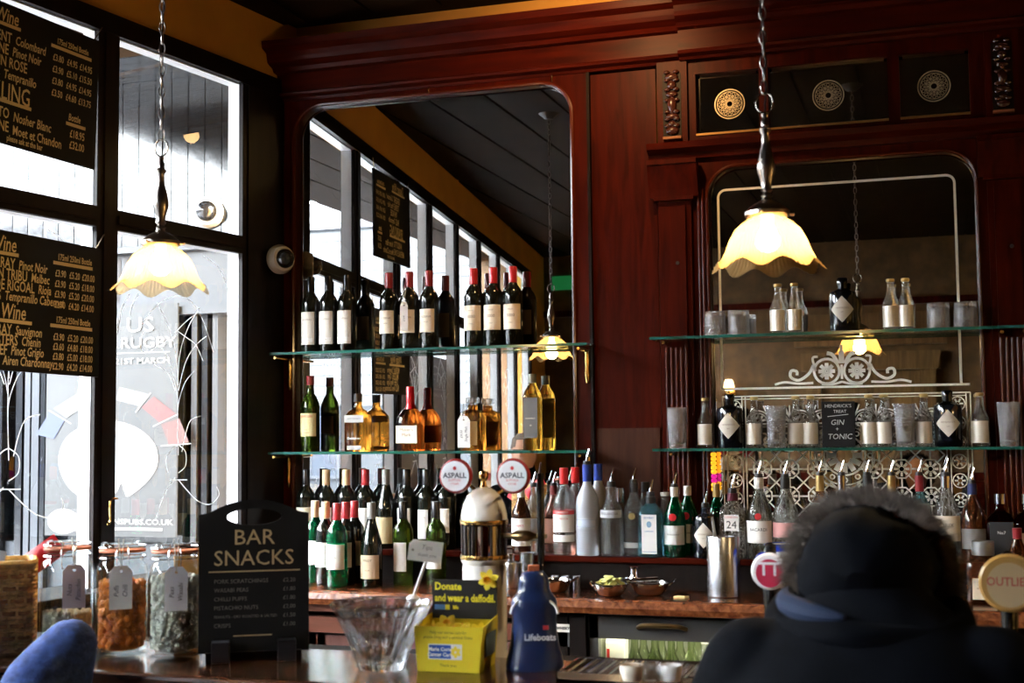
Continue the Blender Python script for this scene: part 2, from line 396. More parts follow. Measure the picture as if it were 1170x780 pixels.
def etched(k, parent):
    g = []
    for q in _et:
        r_ = ribbon([(s + k * PITCHW, z) for s, z in q], .0035); g.append(mv(r_, 0, .0005, 0))
    ob('etched_tracery', join(*g), FROST, parent, smooth=False)
for k, w in enumerate(windows): etched(k, w)
_hk = [PWALL(x, y) for x, y in ((121, 569), (113, 572), (113, 594), (110, 598), (111, 599))]
ob('window_catch', mv(tube([(s, 0, z) for s, z in spline(_hk, 4)], .004, 6), 0, -.05, 0), BRASS, trim_1)

# ------------------------------------------------------------------ outside: pavement, the dark boarded porch and the houses over the road
street = tag(ob('street_ground', box(-40, -2.6, -40, 40, -.2, -.12), mat('paving', (.14, .14, .145), .7, noise=.15)), kind='structure')
PY0 = 5.75
porch = tag(ob('wall_porch', box(-7.2, -2.6, PY0, PY0 + .15, -.12, 4.6), BLACKP, smooth=False), kind='structure')
_plank = mesh('porch_board', join(box(-.046, .046, -.022, 0, 2.47, 4.6)), False)
for k in range(40): ob('porch_board', _plank, BLACKP, porch, (-2.66 - k * .097, PY0, 0))
ob('fascia', join(box(-7.2, -2.6, PY0 - .10, PY0, 2.16, 2.44), box(-7.2, -2.6, PY0 - .14, PY0, 2.44, 2.47), box(-7.2, -2.6, PY0 - .13, PY0, 2.12, 2.16)), GREYP, porch, smooth=False)
ob('fascia_lettering', join(text_flat('HIT', .16, PX(142, 2.33, PY0 - .1), 2.36, PY0 - .103, bold=.004), text_flat('Y', .1, PX(135, 2.2, PY0 - .1), 2.225, PY0 - .103)), INK, porch, smooth=False)
soffit = tag(ob('canopy_soffit', box(-4.6, -2.62, 3.1, PY0, 3.34, 3.42), BLACKP, smooth=False), kind='structure')
for k in range(27): ob('soffit_board', box(-4.6, -2.75, 3.11 + k * .098, 3.20 + k * .098, 3.325, 3.34), BLACKP, soffit, smooth=False)
# glazed recess to the right of the poster and dark pilasters
for xa, xb in ((206, 213), (222, 228), (234, 240), (246, 252)):
    ob('door_stile', box(PX(xa, 1.6, PY0 - .06), PX(xb, 1.6, PY0 - .06), PY0 - .09, PY0 - .0, -.12, 2.12), GREYP if xa in (222, 246) else BLACKP, porch, smooth=False)
for xa, xb in ((2, 8), (24, 31), (34, 40), (42, 50), (52, 57)):
    ob('pilaster', box(PX(xa, 1.6, PY0 - .06), PX(xb, 1.6, PY0 - .06), PY0 - .1, PY0 - .0, -.12, 2.12), GREYP if xa in (34, 42) else BLACKP, porch, smooth=False)
ob('porch_plinth', box(-7.2, -2.6, PY0 - .06, PY0, -.12, .98), GREYP, porch, smooth=False)
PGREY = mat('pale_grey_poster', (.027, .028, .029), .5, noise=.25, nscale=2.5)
def poster(name, label, group=None):
    """rugby poster, 0.66 m wide, origin at its bottom centre, print facing -Y"""
    e = empty(name, (0, 0, 0), label=label, cat='poster', group=group)
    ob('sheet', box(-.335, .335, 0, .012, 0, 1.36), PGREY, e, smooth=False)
    ball = spline([(-.24, .34), (-.265, .47), (-.21, .60), (-.06, .675), (.10, .655), (.215, .56), (.245, .44), (.20, .33), (.10, .235), (.075, .27), (.06, .31), (.03, .25), (-.06, .20), (-.17, .245)], 5, True)
    ob('ball_print', mv(stand(fill2d([ball])), 0, -.003, 0), mat('print_white', (.18, .18, .18), .5), e, smooth=False)
    ob('logo_print', mv(stand(fill2d([circ(-.235, .085, .075, 20, ex=1.1)])), 0, -.003, 0), _mats['print_white'], e, smooth=False)
    fl = []
    cols = ((.022, .030, .066), (.08, .08, .08), (.034, .043, .072), (.08, .08, .08), (.075, .019, .018), (.058, .023, .020))
    for i, c in enumerate(cols):
        t0 = pi * (.92 - .15 * i); t1 = pi * (.92 - .15 * (i + 1)) + .04
        q = [(.0 + .30 * cos(t0), .50 + .30 * sin(t0)), (.0 + .30 * cos(t1), .50 + .30 * sin(t1)), (.40 * cos(t1 + .02), .50 + .38 * sin(t1 + .02)), (.40 * cos(t0 - .02), .50 + .38 * sin(t0 - .02))]
        ob('flag_print', mv(stand(fill2d([q])), 0, -.003, 0), mat('flag_%d' % i, c, .5), e, smooth=False)
        ob('flag_pole_print', mv(ribbon([(.26 * cos(t1), .50 + .26 * sin(t1)), (.41 * cos(t1), .50 + .39 * sin(t1))], .006), 0, -.0035, 0), _mats['print_white'], e, smooth=False)
    W_ = _mats['print_white']
    ob('lettering', join(text_flat('JOIN US', .125, 0, 1.235, -.004, bold=.001), text_flat('FOR THE RUGBY', .088, 0, 1.13, -.004, bold=.001), mv(ribbon([(-.3, 1.075), (.3, 1.075)], .006), 0, -.004, 0),
        text_flat('FEBRUARY TO 21ST MARCH', .048, 0, 1.025, -.004, bold=.0008), text_flat('NICHOLSONSPUBS.CO.UK', .044, .06, .085, -.004, bold=.001), mv(ribbon([(-.15, .045), (.27, .045)], .016), 0, -.004, 0)), W_, e, smooth=False)
    return e
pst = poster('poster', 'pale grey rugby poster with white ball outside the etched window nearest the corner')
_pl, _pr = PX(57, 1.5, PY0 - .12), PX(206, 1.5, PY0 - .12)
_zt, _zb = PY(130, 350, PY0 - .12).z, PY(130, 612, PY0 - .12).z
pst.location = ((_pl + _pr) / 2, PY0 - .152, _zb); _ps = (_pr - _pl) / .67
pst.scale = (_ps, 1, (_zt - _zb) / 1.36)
# far side of the road
def house(name, label, x, y0, y1, h, boards, windows_):
    e = empty(name, (x, (y0 + y1) / 2, -.12), label=label, cat='building')
    L = (y1 - y0) / 2
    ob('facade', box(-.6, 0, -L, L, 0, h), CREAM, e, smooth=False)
    if boards:
        bm_ = mesh('weatherboard', prism([(0, 0), (.035, .0), (.012, .20), (0, .20)], 'y', -L, L), False)
        for k in range(int((h - 2.2) / .21)): ob('weatherboard', bm_, mat('pale_weatherboard', (.034, .036, .040), .5), e, (0, 0, 2.2 + k * .21))
    for (yy, zz, w, hh) in windows_:
        f = ob('window', join(box(0, .06, yy - w / 2 - .06, yy - w / 2, zz - .05, zz + hh + .05), box(0, .06, yy + w / 2, yy + w / 2 + .06, zz - .05, zz + hh + .05), box(0, .06, yy - w / 2, yy + w / 2, zz + hh, zz + hh + .06), box(0, .08, yy - w / 2 - .1, yy + w / 2 + .1, zz - .06, zz), box(0, .05, yy - .02, yy + .02, zz, zz + hh)), GREYP, e, smooth=False)
        ob('pane', box(.0, .02, yy - w / 2, yy + w / 2, zz, zz + hh), mat('dark_pane', (.03, .035, .045), .05), f, smooth=False)
    ob('roof', prism([(-.7, h), (.15, h), (.15, h + .12), (-.7, h + .7)], 'y', -L, L), mat('slate', (.09, .09, .10), .6), e, smooth=False)
    return e
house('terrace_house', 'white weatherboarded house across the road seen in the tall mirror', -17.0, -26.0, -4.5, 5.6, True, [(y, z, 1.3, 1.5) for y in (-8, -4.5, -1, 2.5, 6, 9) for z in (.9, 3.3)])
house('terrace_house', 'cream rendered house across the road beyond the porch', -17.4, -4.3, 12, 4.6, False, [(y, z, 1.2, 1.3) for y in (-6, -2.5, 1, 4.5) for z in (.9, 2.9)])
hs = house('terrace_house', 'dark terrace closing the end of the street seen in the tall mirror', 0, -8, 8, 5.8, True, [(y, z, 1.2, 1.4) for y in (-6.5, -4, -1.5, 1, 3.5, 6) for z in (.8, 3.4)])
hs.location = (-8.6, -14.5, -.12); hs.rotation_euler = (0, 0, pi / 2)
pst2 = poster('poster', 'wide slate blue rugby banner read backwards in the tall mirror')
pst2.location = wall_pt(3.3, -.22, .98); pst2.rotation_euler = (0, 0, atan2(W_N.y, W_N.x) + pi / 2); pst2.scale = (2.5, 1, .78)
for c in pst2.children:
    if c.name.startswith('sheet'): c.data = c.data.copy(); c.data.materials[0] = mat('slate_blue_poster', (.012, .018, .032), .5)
ob('board_leg', join(box(-.33, -.31, .012, .05, -1.4, 1.36), box(.31, .33, .012, .05, -1.4, 1.36)), GREYP, pst2, smooth=False)
# ------------------------------------------------------------------ back bar woodwork
YB = WALL_Y
bb = empty('back_bar', (0, YB, 0), label='dark red mahogany back bar panelling with carved pilaster and heavy cornice', cat='back bar')
def bo(name, geo, m, parent=None, **k): return ob(name, mv(geo, 0, 0, 0), m, parent or bb, **k)
ZC = .966                                           # back counter top
# flat surround of the tall mirror, with rounded opening (local y: 0 at mirror plane, negative towards the room)
M1 = (-2.452, -1.286, 1.0, 2.850)                   # x0, x1, z0, z1 of the tall mirror
g = fill2d([[(-2.62, ZC), (-1.222, ZC), (-1.222, 2.885), (-2.62, 2.885)], rrect(M1[0], M1[1], ZC + .02, M1[3], .125, 10, False)], .03)
bo('mirror_surround', mv(stand(g), 0, -.015, 0), MAHOG, smooth=False)
path = [(x, -.032, z) for x, z in rrect(M1[0] - .004, M1[1] + .004, ZC + .02, M1[3] + .004, .128, 10, False)]
path = path[:-2]
bo('mirror_bead', join(tube([(M1[1] + .004, -.032, ZC + .05)] + path + [(M1[0] - .004, -.032, ZC + .05)], .009, 8)), mat('polished_mahogany_bead', (.07, .010, .003), .2, coat=.25))
bo('plain_panel', join(box(-1.212, -.962, -.012, .02, ZC, 2.872)), MAHOG, smooth=False)
bo('panel_cover_strip', box(-1.224, -1.213, -.034, .0, ZC, 2.88), DARKWOOD, smooth=False)
bo('lower_panel', box(-1.205, -.968, -.02, -.012, ZC, 1.53), wood('faded_mahogany', (.035, .009, .004), (.06, .018, .008), rough=.45, coat=0, spec=.2), smooth=False)
# pilaster with capital, carved drop and flutes
def pilaster(x0, x1):
    p = bo('pilaster', join(box(x0, x1, -.05, .0, ZC, 2.36), box(x0 + .02, x1 - .02, -.062, -.05, 1.08, 2.34)), MAHOG, smooth=False)
    xm = (x0 + x1) / 2
    ob('capital', join(prism([(-.05, 2.372), (-.066, 2.372), (-.07, 2.39), (-.072, 2.40), (-.10, 2.49), (-.105, 2.49), (-.105, 2.507), (-.05, 2.507)], 'x', x0 - .03, x1 + .03), box(x0 - .012, x1 + .012, -.07, -.05, 2.362, 2.376)), MAHOG, p, smooth=False)
    ob('upper_block', box(x0 + .005, x1 - .005, -.06, 0, 2.57, 2.88), MAHOG, p, smooth=False)
    c = []
    for z, rx_, rz_ in ((2.82, .026, .014), (2.79, .018, .018), (2.755, .024, .012), (2.715, .018, .034), (2.672, .026, .013), (2.645, .016, .012), (2.62, .026, .016)):
        s = lathe([(0, -1), (.5, -.85), (.87, -.5), (1, 0), (.87, .5), (.5, .85), (0, 1)], 10)
        c.append(([(xm + x * rx_, -.064 + y * .014, z + zz * rz_) for x, y, zz in s[0]], s[1]))
        for sg in (-1, 1): c.append(([(xm + sg * .017 + x * .012, -.066 + y * .01, z + .018 + zz * .008) for x, y, zz in s[0]], s[1]))
    ob('carved_drop', join(*c), mat('carved_dark_mahogany', (.05, .014, .009), .22, coat=.6), p)
    ob('carving_recess', box(xm - .034, xm + .034, -.0615, -.06, 2.596, 2.835), DARKWOOD, p, smooth=False)
    ob('carving_ledge', box(xm - .034, xm + .034, -.075, -.06, 2.588, 2.597), mat('edge_worn_mahogany', (.26, .10, .04), .3), p, smooth=False)
    for k in range(5):
        xx = x0 + .025 + (x1 - x0 - .05) * k / 4
        ob('flute', tube([(xx, -.062, 1.10), (xx, -.062, 1.82)], .0065, 8), mat('polished_mahogany_bead'), p)
    ob('plug_hole', rx(lathe([(.0, 0), (.007, 0), (.007, .004), (0, .004)], 12), pi / 2), INK, p, loc=(xm + .01, -.0622, 2.13))
    return p
pilaster(-.952, -.83); pilaster(.19, .312)
for xx in (-.79, -.804):
    bo('alcove_reed', tube([(xx, -.04, ZC + .05), (xx, -.04, 2.4)], .006, 8), mat('polished_mahogany_bead'))
# alcove surround with rounded opening for the etched mirror
M2 = (-.772, .154, 1.0, 2.478)
g = fill2d([[(-.83, ZC), (.40, ZC), (.40, 2.52), (-.83, 2.52)], rrect(M2[0], M2[1], ZC + .02, M2[3], .11, 10, False)], .03)
bo('alcove_surround', mv(stand(g), 0, -.015, 0), MAHOG, smooth=False)
path = [(x, -.032, z) for x, z in rrect(M2[0] - .003, M2[1] + .003, ZC + .02, M2[3] + .003, .113, 10, False)][:-2]
bo('alcove_bead', tube([(M2[1] + .003, -.032, ZC + .05)] + path + [(M2[0] - .003, -.032, ZC + .05)], .007, 8), mat('polished_mahogany_bead'))
# ledge over the alcove, frieze with three mirrored panes, frieze rail
bo('alcove_ledge', prism([(0, 2.515), (-.05, 2.515), (-.055, 2.535), (-.085, 2.55), (-.09, 2.572), (0, 2.575)], 'x', -.985, 2.6), MAHOGH, smooth=False)
fr = [(-.806, -.575), (-.543, -.126), (-.087, .145)]
outl = [[(-.84, 2.57), (.40, 2.57), (.40, 2.88), (-.84, 2.88)]] + [[(a, 2.605), (b, 2.605), (b, 2.828), (a, 2.828)] for a, b in fr]
bo('frieze', mv(stand(fill2d(outl, .03)), 0, -.03, 0), MAHOG, smooth=False)
for (a, b), c in zip(fr, (-.686, -.333, .028)):
    pn = bo('frieze_pane', box(a - .004, b + .004, -.015, -.008, 2.60, 2.832), OLDMIRROR, smooth=False)
    ob('pane_sill', prism([(-.015, 2.597), (-.05, 2.597), (-.05, 2.604), (-.02, 2.612), (-.015, 2.612)], 'x', a, b), mat('gilt_edge', (.40, .22, .07), .35, .6), pn, smooth=False)
    ro = [ribbon(circ(0, 0, r_, 32), w_, True) for r_, w_ in ((.054, .004), (.046, .002), (.03, .002), (.012, .004))]
    for q in range(16):
        t = q * pi / 8; ro.append(ribbon(circ(.038 * cos(t), .038 * sin(t), .0055, 8), .002, True)); ro.append(ribbon([(.013 * cos(t), .013 * sin(t)), (.029 * cos(t), .029 * sin(t))], .0022))
    for q in range(8):
        t = q * pi / 4 + pi / 8; ro.append(ribbon(circ(.021 * cos(t), .021 * sin(t), .006, 8), .0022, True))
    ob('cut_rosette', mv(join(*ro), c, -.0165, 2.713), mat('cut_glass_lines', (.62, .52, .34), .3, .5), pn, smooth=False)
    bw = .012
    ob('bevel', join(box(a, a + bw, -.0165, -.015, 2.605, 2.828), box(b - bw, b, -.0165, -.015, 2.605, 2.828), box(a, b, -.0165, -.015, 2.816, 2.828)), mat('bevel_glass', (.5, .46, .38), .08, 1.0), pn, smooth=False)
prof = [(.05, 2.878), (-.035, 2.878), (-.04, 2.888), (-.062, 2.895), (-.066, 2.905), (-.05, 2.912), (-.052, 2.985), (-.075, 2.99), (-.085, 3.005), (-.12, 3.02), (-.125, 3.035), (-.13, 3.055), (-.165, 3.068), (-.17, 3.095), (.05, 3.10)]
bo('cornice', prism(prof, 'x', -2.53, -.86), MAHOGH, smooth=False)
prof2 = [(y - .035, z) if y < 0 else (y, z) for y, z in prof]
bo('alcove_cornice', prism(prof2, 'x', -.86, 2.6), MAHOGH, smooth=False)
cr = spline([(-.20, 0), (-.17, .02), (-.12, .018), (-.10, .032), (-.05, .03), (-.03, .055), (0, .06), (.03, .055), (.05, .03), (.10, .032), (.12, .018), (.17, .02), (.20, 0)], 4)
bo('cornice_crest', mv(stand(fill2d([[(x, z) for x, z in cr]], .018)), -.32, -.20, 2.99), MAHOGH, smooth=False)
for x in (-1.86, -1.355):
    bo('brass_hook', mv(tube(spline([(0, 0, .012), (0, -.012, .012), (.002, -.02, 0), (0, -.012, -.012), (-.002, -.006, -.006)], 4), .0028, 6), x, -.03, 2.868), BRASS)
bo('panel_stile', join(*[box(x, x + .09, -.03, -.012, ZC, 2.52) for x in (.42, 1.1, 1.78, 2.46)]), MAHOG, smooth=False)
bo('right_panel', box(.36, 2.6, -.012, .02, ZC, 2.88), MAHOG, smooth=False)

# ------------------------------------------------------------------ mirrors
mir = empty('wall_mirror', (0, YB, 0), label='tall round-cornered mirror reflecting the windows behind the wine shelves', cat='mirror')
ob('silvered_plate', mv(stand(fill2d([rrect(M1[0] - .003, M1[1] + .003, ZC + .01, M1[3] + .003, .126, 10, False)], .008)), 0, .004, 0), MIRROR, mir, smooth=False)
mir2 = empty('wall_mirror', (0, YB, 0), label='etched alcove mirror with white lace pattern and scrolled crest', cat='mirror')
ob('silvered_plate', mv(stand(fill2d([rrect(M2[0] - .003, M2[1] + .003, ZC + .01, M2[3] + .003, .112, 10, False)], .008)), 0, .004, 0), mat('tired_silvered_glass', (.66, .62, .55), .0, 1.0), mir2, smooth=False)
X0, X1, ZT = -.738, .085, 2.398
ob('etched_border', mv(join(ribbon([(X1, 1.668)] + rrect(X0, X1, 1.6, ZT, .028, 6, False)[:-2] + [(X0, 1.668)], .0085)), 0, -.0015, 0), ETCH, mir2, smooth=False)
bx0, bx1, bz = -.738, .113, 1.652
g = [ribbon([(bx0, bz + .016), (bx1, bz + .016)], .0075), ribbon([(bx0, bz - .012), (bx1, bz - .012)], .005), ribbon([(bx0 + .012, bz - .022), (bx1 - .012, bz - .022)], .0035)]
for xx in (bx0, bx0 + .014, bx0 + .07, bx0 + .082, bx1, bx1 - .014, bx1 - .07, bx1 - .082): g.append(ribbon([(xx, 1.0), (xx, bz - .012)], .004))
# frieze of linked arcs
n = 9; pw = (bx1 - bx0 - .18) / n
for k in range(n):
    cx = bx0 + .09 + pw * (k + .5); cz = bz - .105
    g += [ribbon(circ(cx, cz, .040, 14, 0, pi), .0055), ribbon(circ(cx, cz, .031, 12, 0, pi), .0035)]
    for q in range(5): t = pi * (q + .5) / 5; g.append(ribbon([(cx + .01 * cos(t), cz + .01 * sin(t)), (cx + .027 * cos(t), cz + .027 * sin(t))], .008))
    for sg in (-1, 0, 1): g.append(ribbon([(cx + pw / 2, cz + .015), (cx + pw / 2 + sg * .018, cz + .058)], .005))
g += [ribbon([(bx0 + .09, bz - .112), (bx1 - .09, bz - .112)], .005), ribbon([(bx0 + .09, bz - .123), (bx1 - .09, bz - .123)], .003)]
# main lace lattice
def motif(cx, cz, s):
    o = [ribbon(circ(cx, cz, .034 * s, 8, pi / 8, 2 * pi + pi / 8), .0055, True), ribbon(circ(cx, cz, .010 * s, 8), .003, True)]
    for q in range(8):
        t = q * pi / 4; o.append(ribbon([(cx + .012 * s * cos(t), cz + .012 * s * sin(t)), (cx + .026 * s * cos(t), cz + .026 * s * sin(t))], .0085 * s))
    for q in range(4):
        t = q * pi / 2 + pi / 4; o.append(ribbon([(cx + .034 * s * cos(t), cz + .034 * s * sin(t)), (cx + .068 * s * cos(t), cz + .068 * s * sin(t))], .005))
        t2 = q * pi / 2; o.append(ribbon([(cx + .034 * s * cos(t2), cz + .034 * s * sin(t2)), (cx + .05 * s * cos(t2), cz + .05 * s * sin(t2))], .006))
    return o
cell = (bx1 - bx0 - .18) / 7
for i in range(7):
    for j in range(5):
        cx = bx0 + .09 + cell * (i + .5); cz = bz - .13 - cell * (j + .5)
        if i in (3,) and j < 2: continue
        g += motif(cx, cz, cell / .096)
cxm = (bx0 + bx1) / 2; czm = bz - .13 - cell * 1.0
for r_, w_ in ((.118, .006), (.104, .004), (.07, .006)): g.append(ribbon(circ(cxm, czm, r_, 32), w_, True))
for q in range(12):
    t = q * pi / 6; g.append(ribbon([(cxm + .028 * cos(t), czm + .028 * sin(t)), (cxm + .062 * cos(t), czm + .062 * sin(t))], .018)); g.append(ribbon(circ(cxm + .087 * cos(t), czm + .087 * sin(t), .008, 8), .005, True))
for side in (bx0 + .042, bx1 - .042):
    for j in range(9):
        cz = bz - .05 - j * .066
        g += [ribbon(circ(side, cz, .024, 12), .004, True)] + [ribbon([(side + .006 * cos(q), cz + .006 * sin(q)), (side + .018 * cos(q), cz + .018 * sin(q))], .006) for q in [k * pi / 3 for k in range(6)]]
ob('etched_lace', mv(join(*g), 0, -.0015, 0), ETCH, mir2, smooth=False, kind='stuff')
# scrolled crest
cx = PX(962, 1.7, YB); cz = bz + .024; g = []
for sg in (-1, 1):
    fx = cx + sg * .052; fz = cz + .048
    g.append(ribbon(circ(fx, fz, .044, 22), .009, True))
    for q in range(8): t = q * pi / 4; g.append(ribbon([(fx + .008 * cos(t), fz + .008 * sin(t)), (fx + .029 * cos(t), fz + .029 * sin(t))], .013))
    g.append(ribbon(circ(fx, fz, .005, 8), .006, True))
    g.append(ribbon(spline([(cx + sg * .098, cz + .07), (cx + sg * .115, cz + .04), (cx + sg * .15, cz + .018), (cx + sg * .178, cz + .03), (cx + sg * .176, cz + .052), (cx + sg * .157, cz + .05), (cx + sg * .156, cz + .036)], 4), .010))
    g.append(ribbon(spline([(cx + sg * .10, cz + .008), (cx + sg * .15, cz + .006), (cx + sg * .20, cz + .012), (cx + sg * .235, cz + .004)], 4), .008))
    g.append(ribbon(spline([(cx + sg * .012, cz + .075), (cx + sg * .03, cz + .105), (cx + sg * .05, cz + .112)], 4), .013))
    g.append(ribbon(spline([(cx + sg * .09, cz + .05), (cx + sg * .10, cz + .095), (cx + sg * .082, cz + .10)], 4), .008))
    g.append(ribbon(spline([(cx, cz + .01), (cx + sg * .03, cz + .002), (cx + sg * .07, cz + .002)], 4), .008))
g += [ribbon([(cx, cz + .075), (cx, cz + .118)], .018), ribbon([(cx, cz + .112), (cx, cz + .14)], .010), ribbon([(cx, cz + .02), (cx, cz + .07)], .008)]
ob('etched_crest', mv(join(*g), 0, -.0018, 0), ETCH, mir2, smooth=False)

# ------------------------------------------------------------------ glass shelves on brass brackets
def bracket():
    return join(tube([(0, -.03, -.008), (0, -.13, -.008)], .006, 8), lathe([(0, -.135), (.006, -.13), (.011, -.10), (.008, -.07), (.012, -.04), (.009, -.015), (.013, -.008), (0, -.002)], 12))
_brk = None
def shelf(x0, x1, z, label, bxs):
    global _brk
    e = empty('glass_shelf', ((x0 + x1) / 2, YB - .035, z), label=label, cat='shelf', group='glass shelves of the back bar')
    h = (x1 - x0) / 2
    ob('glass_plate', rbox(-h, h, -.135, .0, -.010, 0, .0015, 1), SHELFGL, e, smooth=False)
    ob('front_edge', box(-h, h, -.1358, -.135, -.010, 0), mat('green_glass_edge', (.022, .13, .10), .15, 0, .3), e, smooth=False)
    if _brk is None: _brk = mesh('bracket', mv(xf(bracket(), Matrix.Translation((0, 0, 0))), 0, 0, 0))
    for b in bxs: ob('bracket', _brk, BRASS, e, (b - (x0 + x1) / 2, .0, -.012))
    return e
ZS_U, ZS_L, ZA_U, ZA_L = 1.842, 1.452, 1.854, 1.456
shelf(-2.49, -1.200, ZS_U, 'upper glass shelf holding nine red wine bottles', (-2.47, -1.235))
shelf(-2.495, -1.205, ZS_L, 'glass shelf under the wine shelf holding whiskey bottles', (-2.475, -1.235))
shelf(-.968, .42, ZA_U, 'upper alcove glass shelf with upturned cut-glass tumblers', (-.92, .215, .285))
shelf(-.965, .42, ZA_L, 'alcove glass shelf with chalk sign among small clear bottles', (-.90, .285))

# ------------------------------------------------------------------ back counter, riser and fridges
counter = empty('back_counter', (0, 0, 0), label='polished reddish wood back counter running under the mirrors', cat='counter')
ob('worktop', rbox(-2.62, 2.6, 4.235, 4.72, ZC - .042, ZC, .006), COUNTER, counter, smooth=False)
ob('edge_moulding', join(prism([(4.235, ZC - .05), (4.222, ZC - .046), (4.216, ZC - .026), (4.222, ZC - .006), (4.235, ZC - .002)], 'x', -2.62, 2.6)), wood('carved_edge_wood', (.09, .022, .008), (.26, .085, .03), stretch=(14, 14, 14), rough=.25, coat=.5, bump=.6), counter, smooth=False)
ob('apron_rail', box(-2.62, -1.25, 4.255, 4.30, ZC - .075, ZC - .052), wood('pinkish_wood', (.11, .036, .022), (.18, .068, .044), stretch=(1, 10, 10)), counter, smooth=False)
ob('lower_rail', box(-2.62, -1.25, 4.262, 4.30, ZC - .15, ZC - .095), _mats['pinkish_wood'], counter, smooth=False)
ob('end_post', box(-1.19, -1.135, 4.26, 4.34, 0, ZC - .045), DARKWOOD, counter, smooth=False)
ob('carcass', join(box(-2.62, 2.6, 4.70, 4.74, 0, ZC - .045), box(-2.62, -2.58, 4.27, 4.7, 0, ZC - .045), box(-1.25, -1.2, 4.27, 4.7, 0, ZC - .045)), DARKWOOD, counter, smooth=False)
ob('kick_board', box(-2.62, 2.6, 4.29, 4.32, 0, .1), DARKWOOD, counter, smooth=False)
RZ = 1.079
riser = empty('bottle_riser', (0, 0, 0), label='raised wooden step at the back of the counter carrying bottles', cat='step')
ob('riser_board', join(rbox(-2.6, -1.60, 4.615, 4.718, RZ - .022, RZ, .003), rbox(-1.60, 2.6, 4.515, 4.718, RZ - .022, RZ, .003)), MAHOGH, riser, smooth=False)
ob('riser_face', join(box(-2.6, -1.60, 4.63, 4.645, ZC, RZ - .022), box(-1.60, 2.6, 4.53, 4.545, ZC, RZ - .022), box(-1.61, -1.60, 4.53, 4.64, ZC, RZ - .022)), DARKWOOD, riser, smooth=False)
GLOWGREEN = glass('pale_green_glass', (.75, .85, .55))
def fridge(x0, x1, label, framem, lit):
    e = empty('bottle_fridge', ((x0 + x1) / 2, 4.28, 0), label=label, cat='fridge'); h = (x1 - x0) / 2; zt = ZC - .06 if lit else ZC - .16
    ob('cabinet', join(box(-h, h, .38, .40, .1, zt), box(-h, -h + .015, .03, .40, .1, zt), box(h - .015, h, .03, .40, .1, zt), box(-h, h, .03, .40, zt - .02, zt), box(-h, h, .03, .40, .1, .12)), mat('fridge_lining', (.55, .55, .45), .4) if lit else mat('dark_lining', (.05, .045, .04), .4), e, smooth=False)
    ob('shelf', box(-h + .02, h - .02, .06, .36, .62, .63), CHROME, e, smooth=False)
    nd = 1 if lit else 3
    for k in range(nd):
        a = -h + 2 * h * k / nd; b = -h + 2 * h * (k + 1) / nd; f_ = .034
        d = ob('door', join(box(a + .003, a + f_, 0, .03, .1, zt), box(b - f_, b - .003, 0, .03, .1, zt), box(a, b, 0, .03, zt - (.075 if lit else .05), zt), box(a, b, 0, .03, .1, .16)), framem, e, smooth=False)
        ob('door_pane', box(a + f_, b - f_, .012, .016, .16, zt - (.075 if lit else .05)), PANED, d, smooth=False)
        if lit: ob('door_handle', xf(tube(spline([(-.08, 0, 0), (-.05, -.03, .012), (.05, -.03, .012), (.08, 0, 0)], 5), .008, 8), Matrix.Translation((a + .25, 0, zt - .035))), OLDBRASS, d)
        else: ob('door_handle', xf(tube([(0, 0, -.06), (0, -.025, -.06), (0, -.025, .06), (0, 0, .06)], .006, 8), Matrix.Translation((b - .02, 0, .5))), CHROME, d)
    if lit:
        ob('strip_light', box(-h + .05, h - .05, .05, .07, zt - .035, zt - .022), mat('fridge_lamp', (1, 1, .9), .5, emit=(1, .97, .72), estr=26), e, smooth=False)
    return e
fridge(-2.575, -1.255, 'under-counter fridge in a pinkish brown frame left of the lit one', wood('brown_frame', (.10, .042, .035), (.16, .072, .06)), False)
fridge(-1.13, -.05, 'lit under-counter fridge in a grey frame full of pale bottles', mat('grey_metal_frame', (.12, .115, .11), .35, .6), True)
sg_ = empty('paper_sign', (PX(643, .86, 4.26), 4.272, .80), label='white paper sign on the brown fridge door beside the post', cat='sign')
ob('sheet', box(-.024, .024, -.002, 0, 0, .075), mat('dark_card', (.05, .05, .05), .6), sg_, smooth=False)
ob('white_strip', box(-.024, .024, -.003, -.002, .048, .075), PAPER, sg_, smooth=False)
ob('lettering', text_flat('WHISKY', .012, -.001, .061, -.0036, bold=.0006), INK, sg_, smooth=False)
# ------------------------------------------------------------------ pendant lamps over the bar
SHADE = None
def shade_material():
    m = bpy.data.materials.new('ribbed_lamp_glass'); m.use_nodes = True; nt = m.node_tree; nt.nodes.clear()
    o = nt.nodes.new('ShaderNodeOutputMaterial'); tl = nt.nodes.new('ShaderNodeBsdfTranslucent'); tp = nt.nodes.new('ShaderNodeBsdfTransparent'); gl = nt.nodes.new('ShaderNodeBsdfGlossy')
    tl.inputs['Color'].default_value = (.46, .285, .115, 1); tp.inputs['Color'].default_value = (1.0, .88, .62, 1); gl.inputs['Roughness'].default_value = .1
    a = nt.nodes.new('ShaderNodeMixShader'); a.inputs['Fac'].default_value = .42; nt.links.new(tl.outputs[0], a.inputs[1]); nt.links.new(tp.outputs[0], a.inputs[2])
    fr = nt.nodes.new('ShaderNodeFresnel'); fr.inputs['IOR'].default_value = 1.45
    b = nt.nodes.new('ShaderNodeMixShader'); nt.links.new(front_fresnel(nt, fr), b.inputs['Fac']); nt.links.new(a.outputs[0], b.inputs[1]); nt.links.new(gl.outputs[0], b.inputs[2])
    nt.links.new(b.outputs[0], o.inputs['Surface']); return m
SHADEM = shade_material()
BULB = mat('lamp_bulb', (1, .9, .7), .4, emit=(1.0, .78, .45), estr=40)
